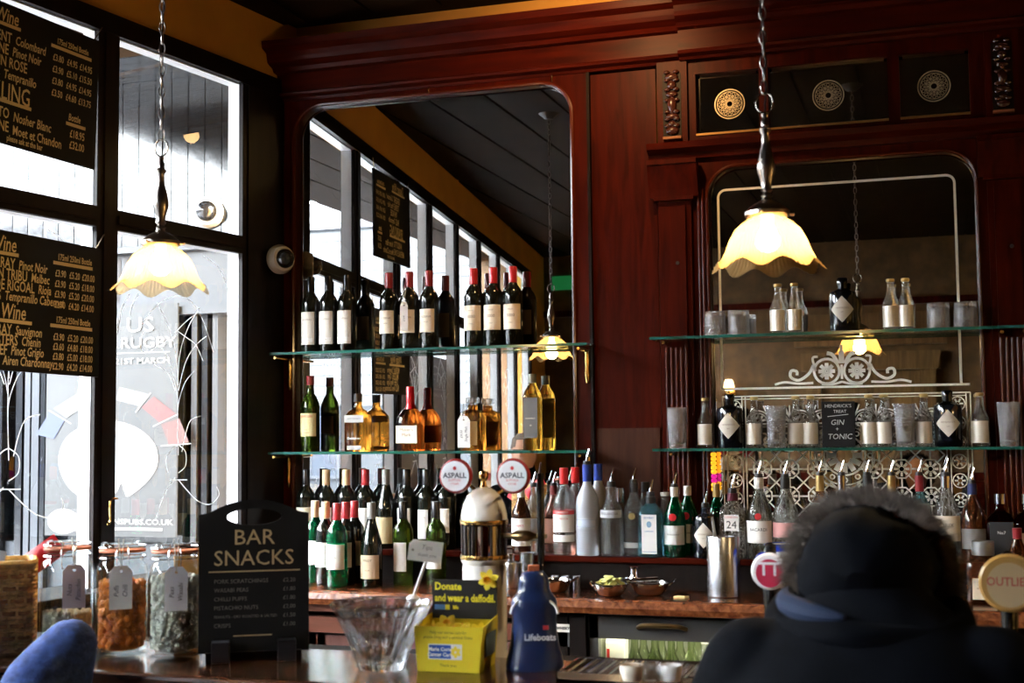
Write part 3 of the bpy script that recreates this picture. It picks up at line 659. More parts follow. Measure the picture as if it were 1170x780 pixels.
def lamp(loc, label, power, chain_top):
    """origin at the centre of the shade rim"""
    e = empty('pendant_lamp', loc, label=label, cat='lamp', group='glass pendant lamps over the bar')
    prof = [(.121, .0), (.113, .006), (.103, .018), (.094, .036), (.085, .060), (.072, .084), (.052, .103), (.034, .113), (.030, .118)]
    def sc(i, t):
        k = max(0, 1 - i / 3.2); rib = 1 + .010 * (1 if int(round(t * 72 / pi)) % 2 else -1)
        return (1 + .045 * k * cos(8 * t)) * rib, -.010 * k * cos(8 * t)
    ob('shade', lathe(prof, 144, scallop=sc, cap=False), SHADEM, e)
    ob('gallery', lathe([(.046, .112), (.050, .116), (.050, .124), (.040, .134), (.028, .142), (.012, .150), (.010, .156), (.0, .158)], 24), PEWTER, e)
    for k in range(3): ob('thumbscrew', rz(tube([(.048, 0, .119), (.062, 0, .119)], .0034, 6), k * 2.1 + .4), PEWTER, e)
    ob('turned_stem', lathe([(.008, .154), (.013, .160), (.008, .167), (.013, .173), (.011, .178), (.014, .196), (.020, .216), (.0205, .230), (.016, .252), (.010, .275), (.0085, .300), (.012, .306), (.014, .312), (.009, .318), (.010, .330), (.006, .338), (.009, .346), (.0, .352)], 20), PEWTER, e)
    ob('ring', rx(tube([(.019 * cos(2 * pi * k / 20), .023 * sin(2 * pi * k / 20), 0) for k in range(20)], .0026, 8, True), pi / 2), mat('worn_ring', (.62, .56, .47), .25, 1.0), e, loc=(0, 0, .372))
    links = []; z = .408; k = 0
    lk = tube([(.0075 * cos(2 * pi * q / 10), .017 * sin(2 * pi * q / 10), 0) for q in range(10)], .0018, 5, True)
    while z < chain_top:
        links.append(mv(rz(rx(lk, pi / 2), (k % 2) * pi / 2 + .3), 0, 0, z)); z += .0285; k += 1
    ob('chain', join(*links), PEWTER, e)
    ob('flex', tube([(.004 * sin(q * .8), .004 * cos(q * .8), .35 + (chain_top - .35) * q / 20) for q in range(21)], .0022, 6), mat('brown_flex', (.05, .03, .02), .6), e)
    ob('ceiling_rose', lathe([(.0, chain_top - .03), (.02, chain_top - .03), (.05, chain_top - .005), (.055, chain_top)], 20), mat('dark_bronze', (.02, .015, .01), .5), e)
    ob('bulb', lathe([(0, .034), (.016, .038), (.026, .050), (.027, .062), (.020, .080), (.013, .096), (.013, .114)], 16), BULB, e)
    L = bpy.data.lights.new('bulb_light', 'POINT'); L.energy = power; L.color = (1.0, .72, .38); L.shadow_soft_size = .03
    lo = bpy.data.objects.new('bulb_light', L); COL.objects.link(lo); lo.parent = e; lo.location = (0, 0, .03)
    return e
for px, py, lb in ((183, 336, 'lit ribbed glass pendant lamp hanging in front of the window'), (878, 311, 'lit ribbed glass pendant lamp hanging before the etched alcove mirror')):
    p = PY(px, py - 6, 2.93); lamp(p, lb, 8.5, CEIL_Z - .012 - p.z)
# two more lamps of the same row light the room beyond the frame
p = Vector((1.6, 2.93, 1.90)); lamp(p, 'lit ribbed glass pendant lamp further along the bar right of the person', 8.5, CEIL_Z - .012 - p.z)
# ceiling light over the back bar
cl = empty('ceiling_light', (-1.05, 3.95, CEIL_Z - .012), label='small dark bronze ceiling spotlight aimed at the cornice of the back bar', cat='lamp')
ob('fitting', lathe([(.06, 0), (.06, -.015), (.035, -.03), (.035, -.09), (.03, -.095), (.0, -.06)][::-1], 20), mat('dark_bronze', (.02, .015, .01), .5), cl)
L = bpy.data.lights.new('spot_light', 'SPOT'); L.energy = 34; L.color = (1, .56, .22); L.spot_size = radians(105); L.spot_blend = .9; L.shadow_soft_size = .04
lo = bpy.data.objects.new('spot_light', L); COL.objects.link(lo); lo.parent = cl; lo.location = (0, .0, -.11)
lo.rotation_euler = (Vector((-1.2, 4.75, 2.75)) - Vector((-1.05, 3.95, 3.1))).to_track_quat('-Z', 'Y').to_euler()
# wall light and exit sign on the wall behind the viewer, both caught in the mirrors
wl = empty('wall_light', (-1.80, YF, 1.86), label='small lit wall lamp behind the viewer seen in the alcove mirror', cat='lamp')
ob('back_plate', lathe([(0, 0), (.05, 0), (.045, .015), (0, .02)], 16), BRASS, wl, rot=(-pi / 2, 0, 0))
ob('arm', tube([(0, .02, 0), (0, .1, -.02), (0, .12, .03)], .006), BRASS, wl)
ob('shade', mv(lathe([(.035, 0), (.05, .03), (.04, .08), (.03, .1)], 16), 0, .12, .02), mat('wall_shade', (1, .9, .7), .5, emit=(1, .75, .42), estr=4), wl)
ex = empty('exit_sign', (-3.40, YF + .02, 2.885), label='small green exit sign high on the wall behind the viewer', cat='sign')
ob('box', box(-.10, .10, 0, .05, 0, .13), mat('green_sign', (.01, .12, .04), .4, emit=(.03, .40, .10), estr=.14), ex, smooth=False)

# ------------------------------------------------------------------ bottles
DKGLASS = mat('dark_wine_glass', (.008, .009, .006), .05, coat=.3)
GRGLASS = mat('green_wine_glass', (.16, .30, .03), .02, 0, .85, 1.45)
EMERALD = mat('emerald_glass', (.0, .20, .07), .02, 0, .75, 1.45)
CLEAR = glass('clear_glass', (.97, .985, .98), 0, 1.38, .45); CLEAR.node_tree.nodes['Principled BSDF'].inputs['Transmission Weight'].default_value = .86
AMBER = glass('amber_whiskey', (.62, .24, .03), 0, 1.40)
DEEPAMBER = glass('deep_amber_whiskey', (.42, .10, .012), 0, 1.40)
BLUEGL = glass('ice_blue_glass', (.30, .72, .86), 0, 1.38, .4); BLUEGL.node_tree.nodes['Principled BSDF'].inputs['Transmission Weight'].default_value = .86
FROSTED = mat('frosted_glass', (.78, .82, .90), .35, 0, .55, 1.4)
BLKGL = mat('black_apothecary_glass', (.006, .007, .012), .06, coat=.5)
BROWNGL = mat('brown_liqueur_glass', (.10, .03, .01), .04, 0, .6, 1.42)
REDCAP = mat('red_foil', (.42, .018, .025), .28); DARKRED = mat('dark_red_foil', (.22, .015, .02), .3); BLKCAP = mat('black_foil', (.012, .012, .014), .25)
CREAMCAP = mat('cream_foil', (.72, .52, .30), .35); GREYCAP = mat('grey_foil', (.22, .21, .20), .35); BLUECAP = mat('blue_foil', (.02, .05, .30), .3)
WHITECAP = mat('white_cap', (.75, .73, .68), .35); GOLDCAP = mat('gold_cap', (.55, .38, .15), .3, .8); WAXRED = mat('red_wax', (.50, .008, .015), .22)
DARKSTOP = mat('dark_stopper', (.02, .018, .018), .4)
TY = {
 'bordeaux': dict(p=[(.0, .0), (.034, 0), (.037, .006), (.037, .19), (.0355, .203), (.028, .219), (.018, .232), (.0148, .245), (.014, .296), (.0, .298)], cap=[(.0158, .240), (.0158, .300), (.0145, .3025), (0, .3025)]),
 'burgundy': dict(p=[(.0, .0), (.037, 0), (.040, .006), (.040, .14), (.037, .16), (.027, .198), (.0185, .228), (.0150, .25), (.0142, .296), (0, .298)], cap=[(.0160, .235), (.0158, .300), (.0145, .3025), (0, .3025)]),
 'whiskey': dict(p=[(0, 0), (.035, 0), (.0375, .006), (.0375, .17), (.035, .19), (.026, .212), (.0165, .228), (.0145, .25), (.014, .29), (0, .29)], cap=[(.0158, .262), (.0158, .298), (0, .299)]),
 'square': dict(p=[(0, 0), (.044, 0), (.047, .005), (.047, .125), (.044, .140), (.030, .158), (.018, .166), (.0145, .174), (.014, .205), (0, .205)], cap=[(.0175, .192), (.0175, .224), (0, .225)], n=5.0, ry=.8),
 'wax': dict(p=[(0, 0), (.046, 0), (.052, .006), (.053, .10), (.050, .128), (.036, .150), (.021, .166), (.016, .185), (.0145, .24), (0, .24)], cap=[(.0215, .162), (.0185, .172), (.0165, .19), (.0162, .246), (.014, .25), (0, .25)], n=3.0, ry=.8),
 'decanter': dict(p=[(0, 0), (.044, 0), (.0465, .004), (.0465, .125), (.043, .142), (.030, .150), (.019, .154), (.017, .160), (.017, .172), (0, .172)], cap=[(.0165, .172), (.0165, .178), (.026, .180), (.027, .198), (.025, .2), (0, .2)], n=6.0, ry=.75),
 'slimsq': dict(p=[(0, 0), (.032, 0), (.035, .006), (.035, .195), (.032, .212), (.018, .236), (.0145, .246), (.014, .28), (0, .28)], cap=[(.0165, .250), (.0165, .284), (0, .285)], n=4.0, ry=.75),
 'tonic': dict(p=[(0, 0), (.026, 0), (.029, .004), (.029, .088), (.026, .10), (.0165, .122), (.0125, .14), (.0115, .170), (0, .170)], cap=[(.0125, .168), (.0145, .172), (.0145, .178), (.012, .180), (0, .180)]),
 'apoth': dict(p=[(0, 0), (.043, 0), (.046, .005), (.0465, .125), (.043, .140), (.020, .149), (.0165, .153), (.016, .172), (0, .172)], cap=[(.018, .168), (.0185, .186), (.016, .190), (0, .190)]),
 'spirit': dict(p=[(0, 0), (.037, 0), (.040, .006), (.041, .155), (.038, .178), (.026, .205), (.0175, .225), (.0145, .245), (.014, .272), (0, .272)], cap=[(.0162, .238), (.0162, .276), (0, .277)]),
 'rum': dict(p=[(0, 0), (.041, 0), (.044, .006), (.045, .13), (.041, .165), (.028, .200), (.017, .228), (.0145, .245), (.014, .272), (0, .272)], cap=[(.0162, .238), (.0162, .276), (0, .277)]),
 'tall': dict(p=[(0, 0), (.039, 0), (.042, .006), (.042, .175), (.038, .205), (.025, .232), (.0165, .25), (.0145, .262), (.014, .318), (0, .318)], cap=[(.0162, .262), (.0162, .322), (0, .323)]),
 'gin_sq': dict(p=[(0, 0), (.040, 0), (.043, .005), (.041, .140), (.037, .158), (.020, .178), (.0165, .184), (.0155, .205), (0, .205)], cap=[(.018, .182), (.018, .206), (0, .207)], n=5.0, ry=.75),
 'fluted': dict(p=[(0, 0), (.036, 0), (.0385, .006), (.0385, .13), (.036, .148), (.028, .166), (.0195, .178), (.018, .19), (.018, .226), (0, .226)], cap=[(.0195, .19), (.0195, .240), (0, .241)]),
 'amaretto': dict(p=[(0, 0), (.046, 0), (.050, .005), (.050, .105), (.046, .120), (.028, .126), (.019, .130), (.018, .150), (0, .150)], cap=[(.031, .142), (.033, .144), (.033, .182), (.031, .184), (0, .184)], n=7.0, ry=.75),
 'mini': dict(p=[(0, 0), (.026, 0), (.028, .004), (.028, .095), (.024, .115), (.014, .145), (.012, .155), (.012, .19), (0, .19)], cap=[(.0135, .185), (.0145, .196), (0, .197)]),
}
_bc = {}
def cached(key, fn, m):
    if key not in _bc:
        me = mesh(key[0] if isinstance(key, tuple) else key, fn()); me.materials.append(m); _bc[key] = me
    return _bc[key]
def bottle(ty, x, y, z, label, glassm=DKGLASS, capm=BLKCAP, lbl=(), txt=(), spout=False, group=None, rot=0.0, scale=1.0, cap=True, shape=None, name='bottle'):
    """lbl: (z0, z1, half_angle_or_halfwidth, material[, centre angle]); txt: (string, size, z, material)"""
    T = TY[ty]; n = T.get('n', 2.0); ry_ = T.get('ry', 1.0)
    e = empty(name, (x, y, z), rot, label, 'bottle', group); e.scale = (scale,) * 3
    ob('glass', cached(('glass', ty, glassm.name), lambda: lathe(T['p'], 28, n, ry_), glassm), None, e)
    if cap: ob('cap', cached(('cap', ty, capm.name), lambda: lathe(T['cap'], 20, 2.0), capm), None, e)
    rb = max(q[0] for q in T['p']); flat = n > 2.5; yf = -rb * ry_ - .0006 if flat else 0
    for i, L in enumerate(lbl):
        z0, z1, hw, m = L[:4]; ang = L[4] if len(L) > 4 else 0.0
        if flat: fn = lambda: box(-hw, hw, yf, yf + .0005, z0, z1)
        else: fn = lambda: cyl_patch(rb + .0005, z0, z1, hw, ang, 12)
        ob('label', cached(('label', ty, z0, z1, hw, m.name, ang), fn, m), None, e)
    for s_, size, zz, m in txt:
        fn = (lambda: text_flat(s_, size, 0, zz, yf - .0006)) if flat else (lambda: text_cyl(s_, size, rb + .0011, zz))
        ob('lettering', cached(('lettering', ty, s_, size, zz, m.name), fn, m), None, e)
    if shape:                                       # diamond or medallion label: outline in the front plane bent round the body
        pts, m = shape; gg = fill2d([pts]); R_ = rb + .0008
        if not flat:                                # cut the outline into upright slices so that it wraps round the body
            xs = sorted({round(q_[0], 5) for q_ in pts}); VV = []
            for xq in xs:
                zz_ = []
                for (xa, za), (xb, zb) in zip(pts, pts[1:] + pts[:1]):
                    if min(xa, xb) - 1e-6 <= xq <= max(xa, xb) + 1e-6: zz_ += [za, zb] if abs(xb - xa) < 1e-7 else [za + (zb - za) * (xq - xa) / (xb - xa)]
                VV += [(xq, min(zz_)), (xq, max(zz_))]
            sub = [(R_ * sin(a_ / R_), -R_ * cos(a_ / R_), b_) for a_, b_ in VV]
            gg = (None, [(2 * i_, 2 * i_ + 2, 2 * i_ + 3, 2 * i_ + 1) for i_ in range(len(xs) - 1)])
        else: sub = [(v[0], yf - .0004, v[1]) for v in gg[0]]
        ob('front_label', cached(('front_label', ty, m.name, len(pts), pts[0]), lambda: (sub, gg[1]), m), None, e)
    if spout:
        zt = T['p'][-1][1]
        sp = ob('pour_spout', cached(('pour_spout',), lambda: tube([(0, 0, .0), (0, 0, .016), (.004, 0, .03), (.010, 0, .052)], [.006, .0055, .004, .0026], 8), CHROME), None, e, (0, 0, zt + .008))
        ob('stopper', cached(('stopper',), lambda: lathe([(.0135, -.01), (.0145, .0), (.013, .009), (0, .009)], 14), DARKSTOP), None, sp)
    return e
def diamond(w, h, zc, sub=5):
    c = [(w, zc), (0, zc + h), (-w, zc), (0, zc - h)]; P = []
    for i in range(4):
        a, b = c[i], c[(i + 1) % 4]
        for k in range(sub): t = k / sub; P.append((a[0] + (b[0] - a[0]) * t, a[1] + (b[1] - a[1]) * t))
    return P
# ------------------------------------------------------------------ bottles on the left glass shelves
YS = 4.662
ords = ('first', 'second', 'third')
for i, px in enumerate((355, 375.5, 396.5)):
    bottle('bordeaux', PX(px, ZS_U + .1, YS), YS, ZS_U, ('dark red wine bottle with grey stepped label, leftmost on the upper glass shelf', 'middle of the three grey-labelled wine bottles at the mirror\'s left end', 'grey-labelled dark wine bottle nearest the red-capped bottles')[i], DKGLASS, BLKCAP,
           [(.030, .160, .95, GREYLBL, -.10), (.04, .056, .80, PAPER, -.10), (.215 - .16 + .04, .058 + .06, .3, BROWNINK, .55)][:2] + [(.055, .15, .75, BUFFLBL, pi)], [('CHATEAU', .009, .128, BROWNINK), ('2010', .007, .048, BROWNINK)], group='grey-labelled wine bottles on the upper shelf')
for i, px in enumerate((444.5, 468, 490.5)):
    bottle('bordeaux', PX(px, ZS_U + .1, YS), YS, ZS_U, ('dark wine bottle with dark red foil and cream label, left of the tagged one', 'dark red foil wine bottle with a white paper tag tied to its neck', 'dark red foil wine bottle standing right of the tagged one')[i], DKGLASS, DARKRED,
           [(.063, .152, .95, CREAMLBL, -.05), (.055, .15, .75, BUFFLBL, pi)], [('RESERVA', .011, .122, BROWNINK), ('RIOJA', .007, .102, BROWNINK)], group='dark red foil wine bottles on the upper shelf')
for i, px in enumerate((541.5, 564, 586.5)):
    bottle('bordeaux', PX(px, ZS_U + .1, YS), YS, ZS_U, ('bright red capped wine bottle with cream label, leftmost of its three', 'middle bright red capped wine bottle between two alike on the upper shelf', 'bright red capped wine bottle nearest the mirror\'s right edge')[i], DKGLASS, REDCAP,
           [(.063, .158, 1.15, CREAMLBL, -.05), (.055, .15, .75, BUFFLBL, pi)], [('3000', .017, .115, BROWNINK), ('MERLOT', .006, .138, BROWNINK), ('CHILE', .006, .088, BROWNINK)], group='bright red capped wine bottles on the upper shelf')
def string_tag(x, y, z, label, w=.035, h=.09, m=PAPER, lines=(), rot=0, cord=.05, tilt=0.0, vertical=True):
    e = empty('paper_tag', (x, y, z), rot, label, 'tag')
    pts = [(-w / 2, 0), (w / 2, 0), (w / 2, h * .86), (w * .28, h), (-w * .28, h), (-w / 2, h * .86)]
    hole = circ(0, h * .88, .0035, 10)
    ob('card', stand(fill2d([pts, hole], .001)), m, e, rot=(0, tilt, 0), smooth=False)
    ob('cord', tube([(0, -.001, h * .88), (-.003, .004, h + cord * .5), (-.005, .018, h + cord)], .0011, 5), mat('cord', (.6, .55, .45), .8), e)
    ob('cord_loop', tube([(0, -.001, h * .88), (.004, .004, h + cord * .5), (.006, .018, h + cord)], .0011, 5), mat('cord'), e)
    g = []
    for i, s in enumerate(lines):
        t = text2d(s, w * .30, shear=.25, sx=.9)
        if vertical: t = [(-v[1] + (.5 - i) * w * .38 * (1 if len(lines) > 1 else 0), v[0] + h * .42, 0) for v in t[0]], [tuple(reversed(f)) for f in t[1]]
        else: t = [(v[0], v[1] + h * (.6 - .22 * i), 0) for v in t[0]], t[1]
        g.append(mv(stand(t), 0, -.0012, 0))
    if g: ob('handwriting', join(*g), INK, e, rot=(0, tilt, 0), smooth=False)
    return e
_x = PX(462, ZS_U + .1, YS - .042)
string_tag(_x, YS - .045, ZS_U + .07, 'white paper tag hanging on a dark red foil wine bottle', .030, .112, PAPER, ('£15.95',), .25, .06)
# whiskeys
JX = lambda px: PX(px, ZS_L + .1, YS)
bottle('whiskey', JX(354.5), YS, ZS_L, 'green whiskey bottle with cream label and dark red cap at the shelf\'s left end', mat('olive_glass', (.05, .09, .008), .03, 0, .6, 1.45), DARKRED,
       [(.060, .150, 1.15, mat('yellow_cream_label', (.80, .66, .34), .6), -.05), (.07, .14, .8, BUFFLBL, pi)], [('JAMESON', .0125, .137, REDINK), ('IRISH', .006, .085, BROWNINK), ('WHISKEY', .006, .074, BROWNINK)])
bottle('square', JX(409), YS, ZS_L, 'square amber whiskey bottle with grey arched label and black cap', AMBER, mat('black_cap', (.015, .013, .012), .35), [(.112, .140, .040, mat('grey_print', (.42, .40, .38), .5)), (.006, .022, .030, _mats['grey_print'])], [('Gentleman', .013, .050, PAPER), ('JACK DANIEL\'S', .0085, .126, INK)])
bottle('wax', JX(469), YS, ZS_L, 'squat amber bourbon bottle dipped in bright red wax', DEEPAMBER, WAXRED, [(.030, .098, .044, CREAMLBL)], [("Maker's", .018, .082, BROWNINK), ('Mark', .018, .062, BROWNINK)], scale=.99)
bottle('decanter', JX(540), YS, ZS_L, 'square whiskey decanter with flat glass stopper and white tag', AMBER, CLEAR, [(.02, .11, .030, mat('buff_print', (.50, .30, .10), .6))])
string_tag(JX(535), YS - .05, ZS_L + .012, 'white paper tag tied to the glass-stoppered whiskey decanter', .048, .118, PAPER, ('Single Malt', '£4.50'), .1, .045)
bottle('slimsq', JX(608.5), YS, ZS_L, 'slim amber whiskey bottle with dark grey label near the mirror\'s right edge', glass('golden_whiskey', (.72, .38, .05), 0, 1.4), mat('pewter_foil', (.20, .20, .17), .35, .4), [(.045, .195, .027, mat('slate_label', (.13, .125, .12), .6))], [('BUSHMILLS', .0075, .118, CREAMLBL), ('10', .009, .092, CREAMLBL)])

# ------------------------------------------------------------------ wine on the counter and its step
WX = lambda px, z, y: PX(px, z, y)
def wine(ty, px, y, z, label, gm, cm, lm=None, rngs=(.065, .155), half=1.1, txt=(), group='wine bottles on the back counter'):
    L = [(rngs[0], rngs[1], half, lm, -.06)] if lm else []
    return bottle(ty, WX(px, z + .2, y), y, z, label, gm, cm, L, txt, group=group)
BK = 4.672
wine('bordeaux', 349.5, BK, RZ, 'black-capped wine bottle on the step at the far left, behind the snack board', DKGLASS, BLKCAP, CREAMLBL)
wine('bordeaux', 372.5, BK, RZ, 'cream-capped wine bottle on the step, the left one', DKGLASS, CREAMCAP, PAPER)
wine('bordeaux', 395.5, BK, RZ, 'cream-capped wine bottle on the step, left of the red cap', DKGLASS, CREAMCAP, PAPER)
wine('bordeaux', 417.5, BK, RZ, 'red-capped wine bottle with white label on the step', DKGLASS, REDCAP, PAPER, txt=(('50', .014, .12, REDINK),))
wine('burgundy', 441, BK, RZ, 'sloping-shouldered wine bottle with grey cap and buff label on the step', DKGLASS, GREYCAP, BUFFLBL, (.02, .12))
wine('bordeaux', 464.5, BK, RZ, 'black-capped wine bottle on the step behind the tall green bottle', DKGLASS, BLKCAP, PAPER, half=.8)
wine('bordeaux', 487, BK, RZ, 'black-capped wine bottle with narrow white label between the two green ones', DKGLASS, BLKCAP, PAPER, (.04, .15), half=.6, txt=(('VINO', .008, .12, BROWNINK),))
wine('bordeaux', 510, BK, RZ, 'black-capped wine bottle on the step left of the ceramic beer font', DKGLASS, BLKCAP, GREYLBL, half=.7)
wine('bordeaux', 360, 4.50, ZC, 'green wine bottle with cream cap right beside the snack board', EMERALD, CREAMCAP, PAPER)
wine('bordeaux', 372, 4.425, ZC, 'dark wine bottle with cream cap and white label at the counter front', DKGLASS, CREAMCAP, PAPER, half=1.25)
wine('bordeaux', 385, 4.355, ZC, 'bright green wine bottle with red cap and big white label', EMERALD, REDCAP, PAPER, half=1.3, txt=(('SOL', .014, .11, BROWNINK),))
wine('bordeaux', 395, 4.43, ZC, 'dark wine bottle with red cap second from the green one', DKGLASS, REDCAP, PAPER)
wine('bordeaux', 405, 4.505, ZC, 'dark wine bottle with red cap and buff label third in line', DKGLASS, REDCAP, BUFFLBL)
wine('burgundy', 424.5, 4.40, ZC, 'sloping-shouldered dark wine bottle with grey cap and buff label at the counter front', DKGLASS, GREYCAP, mat('tan_label', (.60, .48, .33), .6), (.03, .115), 1.2, (('PINOT', .012, .095, INK), ('NOIR', .008, .06, BROWNINK)))
wine('bordeaux', 460.5, 4.48, ZC, 'lime green wine bottle with black neck and tall white label', GRGLASS, BLKCAP, PAPER, (.05, .155), .75)
wine('bordeaux', 498, 4.50, ZC, 'lime green wine bottle behind the white price tag', GRGLASS, BLKCAP, PAPER, (.06, .15), .95, (('17', .02, .11, GREYLBL),))

# ------------------------------------------------------------------ spirits on the step
F1, F2 = 4.556, 4.642
SX = lambda px, y=F1: PX(px, RZ + .12, y)
bottle('spirit', SX(595.5), F1, RZ, 'gin cup bottle with white label lettered in red beside the beer font', BROWNGL, WHITECAP, [(.035, .15, 1.5, PAPER)], [("PIMM'S", .016, .118, REDINK), ('No1', .010, .075, REDINK)], scale=.86)
bottle('spirit', SX(610, F2), F2, RZ, 'clear bottle with blue-white label and pour spout behind the black tap lever', CLEAR, WHITECAP, [(.05, .14, 1.2, mat('pale_blue_label', (.66, .74, .84), .5))], spout=True, cap=False, scale=.88)
bottle('spirit', SX(633, F2), F2, RZ, 'rose brown bottle with maroon neck and pour spout', mat('rose_glass', (.40, .14, .09), .03, 0, .7, 1.4), mat('maroon_foil', (.16, .02, .02), .4), [(.04, .14, 1.1, mat('salmon_label', (.50, .25, .18), .6))], spout=True, scale=.88)
for px, y, lb in ((645, F1, 'clear liqueur bottle with red cap and white label banded red, front one'), (658, F2, 'clear liqueur bottle with red cap half hidden behind its twin')):
    bottle('tall', SX(px, y), y, RZ, lb, CLEAR, mat('signal_red_cap', (.62, .02, .02), .3), [(.085, .15, 1.3, PAPER), (.150, .165, 1.3, REDINK), (.05, .075, 1.3, PAPER)], [('LUXARDO', .011, .1575, PAPER), ('SAMBUCA', .011, .135, REDINK)], group='red-capped liqueur bottles', scale=.965)
bottle('tall', SX(671.5), F1, RZ, 'frosted white vodka bottle with blue neck foil, the front one', FROSTED, BLUECAP, [(.10, .13, .9, mat('mist_blue_print', (.50, .56, .68), .5))], spout=True, group='frosted vodka bottles', scale=1.0)
bottle('tall', SX(684, F2), F2, RZ, 'frosted white vodka bottle with blue neck foil, the one behind', FROSTED, BLUECAP, [], group='frosted vodka bottles')
bottle('fluted', SX(699), F1, RZ, 'clear rippled vodka bottle with a pour spout', CLEAR, CHROME, [(.125, .15, 1.2, mat('silver_grey_label', (.55, .56, .58), .5))], [('FINLANDIA', .0125, .138, INK)], spout=True, cap=False, scale=1.08)
bottle('fluted', SX(709, F2), F2, RZ, 'clear rippled vodka bottle with silver cap behind its twin', CLEAR, CHROME, [], scale=.98)
bottle('spirit', SX(722.5), F1 + .03, RZ, 'clear spirit bottle with round gold medallion and pour spout', CLEAR, DARKSTOP, [(.03, .05, 1.2, mat('pale_label', (.55, .56, .52), .5))], spout=True, shape=(circ(0, .15, .013, 14), GOLDCAP), scale=.93)
bottle('spirit', SX(738, F2), F2, RZ, 'clear spirit bottle with dark neck behind the gold medallion one', CLEAR, DARKSTOP, [], scale=.93)
bottle('gin_sq', SX(744.5), F1 - .012, RZ, 'square ice-blue gin bottle with tall white label and pour spout', BLUEGL, DARKSTOP, [(.012, .145, .026, PAPER), (.018, .020, .024, mat('gin_blue', (.10, .20, .42), .5))], [('BOMBAY', .009, .134, _mats['gin_blue']), ('SAPPHIRE', .0075, .088, _mats['gin_blue'])], spout=True, shape=(circ(0, .112, .011, 14, ex=.8), mat('gin_medal', (.22, .36, .50), .5)), scale=1.02)
bottle('mini', SX(760, F2), F2, RZ, 'small white-capped bottle peeping out behind the ice-blue gin', CLEAR, WHITECAP, scale=1.12)
for px, y, lb, s_ in ((771, F1, 'bright green gin bottle with red seal and pour spout', True), (786, F2, 'green gin bottle with white screw cap and red seal behind its twin', False)):
    bottle('rum', SX(px, y), y, RZ, lb, EMERALD, WHITECAP, [(.05, .125, 1.15, mat('silver_white_label', (.70, .71, .68), .4))], [('TANQUERAY', .009, .09, INK)], spout=s_, shape=(circ(0, .158, .015, 14), mat('red_seal', (.5, .01, .015), .3)), group='green gin bottles', scale=.88)
bottle('apoth', SX(806), F1, RZ, 'black apothecary gin bottle with diamond label and pour spout on the step', BLKGL, DARKSTOP, [], [("HENDRICK'S", .0075, .082, BROWNINK), ('GIN', .006, .068, BROWNINK)], spout=True, cap=False, shape=(diamond(.040, .044, .078), mat('diamond_label', (.66, .60, .50), .6)))
bottle('tall', SX(819, F2), F2, RZ, 'green bottle neck behind the black gin and the steel beaker', EMERALD, GOLDCAP, scale=.78)
bottle('gin_sq', SX(837.5), F1, RZ, 'clear square gin bottle with a white 24 label', CLEAR, mat('plum_stop', (.10, .01, .03), .4), [(.088, .138, .023, PAPER)], [('24', .034, .106, INK), ('LONDON', .009, .131, REDINK)], spout=True, scale=1.08)
bottle('rum', SX(868), F1, RZ, 'clear rum bottle with white label, red bat disc and pour spout', glass('pale_green_clear', (.90, .97, .92), 0, 1.4), WHITECAP, [(.055, .13, 1.2, PAPER)], [('BACARDI', .015, .10, INK)], spout=True, shape=(circ(0, .145, .012, 14), REDINK))
bottle('rum', SX(898), F1, RZ, 'clear rum bottle with black neck and red-white label beside the person', CLEAR, DARKSTOP, [(.075, .125, 1.2, mat('red_white_label', (.62, .30, .28), .5))], spout=True)
for px, gm, cm, nm in ((938, AMBER, GOLDCAP, 'amber bottle with gold collar and pour spout just left of the fur hood'), (963, CLEAR, CHROME, 'clear bottle with silver collar and spout behind the fur hood'), (992, CLEAR, DARKSTOP, 'clear bottle with dark collar and spout behind the fur hood'),
                       (1020, AMBER, GOLDCAP, 'gold-collared bottle with spout behind the right of the fur hood'), (1052, BLUEGL, DARKRED, 'blue bottle with red collar and spout right of the fur hood')):
    bottle('tall', SX(px), F1, RZ, nm, gm, cm, [(.09, .22, 1.0, mat('two_tone_label', (.36, .42, .36), .5))], spout=True, scale=.88)
bottle('rum', SX(1082), F1, RZ, 'dimpled clear bottle with cream label and spout right of the person', CLEAR, CHROME, [(.07, .15, 1.1, CREAMLBL)], [('ORIX', .018, .12, INK)], spout=True, scale=1.02)
bottle('rum', SX(1112), F1, RZ, 'dark blue-capped brown liqueur bottle right of the dimpled bottle', BROWNGL, mat('navy_foil', (.02, .03, .10), .3), [(.05, .12, 1.1, mat('grey_dark_label', (.20, .19, .18), .5))], spout=True, scale=.93)
bottle('square', SX(1143.5), F1, RZ, 'square whiskey bottle with black arched label on the step at right', AMBER, CHROME, [(.03, .135, .036, mat('black_label', (.03, .03, .03), .5))], [('No7', .014, .10, PAPER)], scale=1.0)
bottle('square', SX(1175), F1, RZ, 'square whiskey bottle cut by the right edge of the frame', DEEPAMBER, CHROME, [(.03, .10, .036, mat('brown_label', (.22, .12, .06), .5))], scale=1.0)
CX = lambda px, z, y: PX(px, z, y)
bottle('amaretto', CX(1124, ZC + .08, 4.44), 4.44, ZC, 'square amaretto bottle with broad cap and cream label on the counter', BROWNGL, mat('silver_grey_cap', (.36, .36, .36), .3, .7), [(.012, .075, .034, CREAMLBL)], [('AMARETTO', .0085, .045, BROWNINK)], scale=1.05)
bottle('rum', CX(1164, ZC + .08, 4.44), 4.44, ZC, 'brown bottle with cream label right of the amaretto on the counter', BROWNGL, DARKRED, [(.05, .12, 1.1, CREAMLBL)], scale=.85)
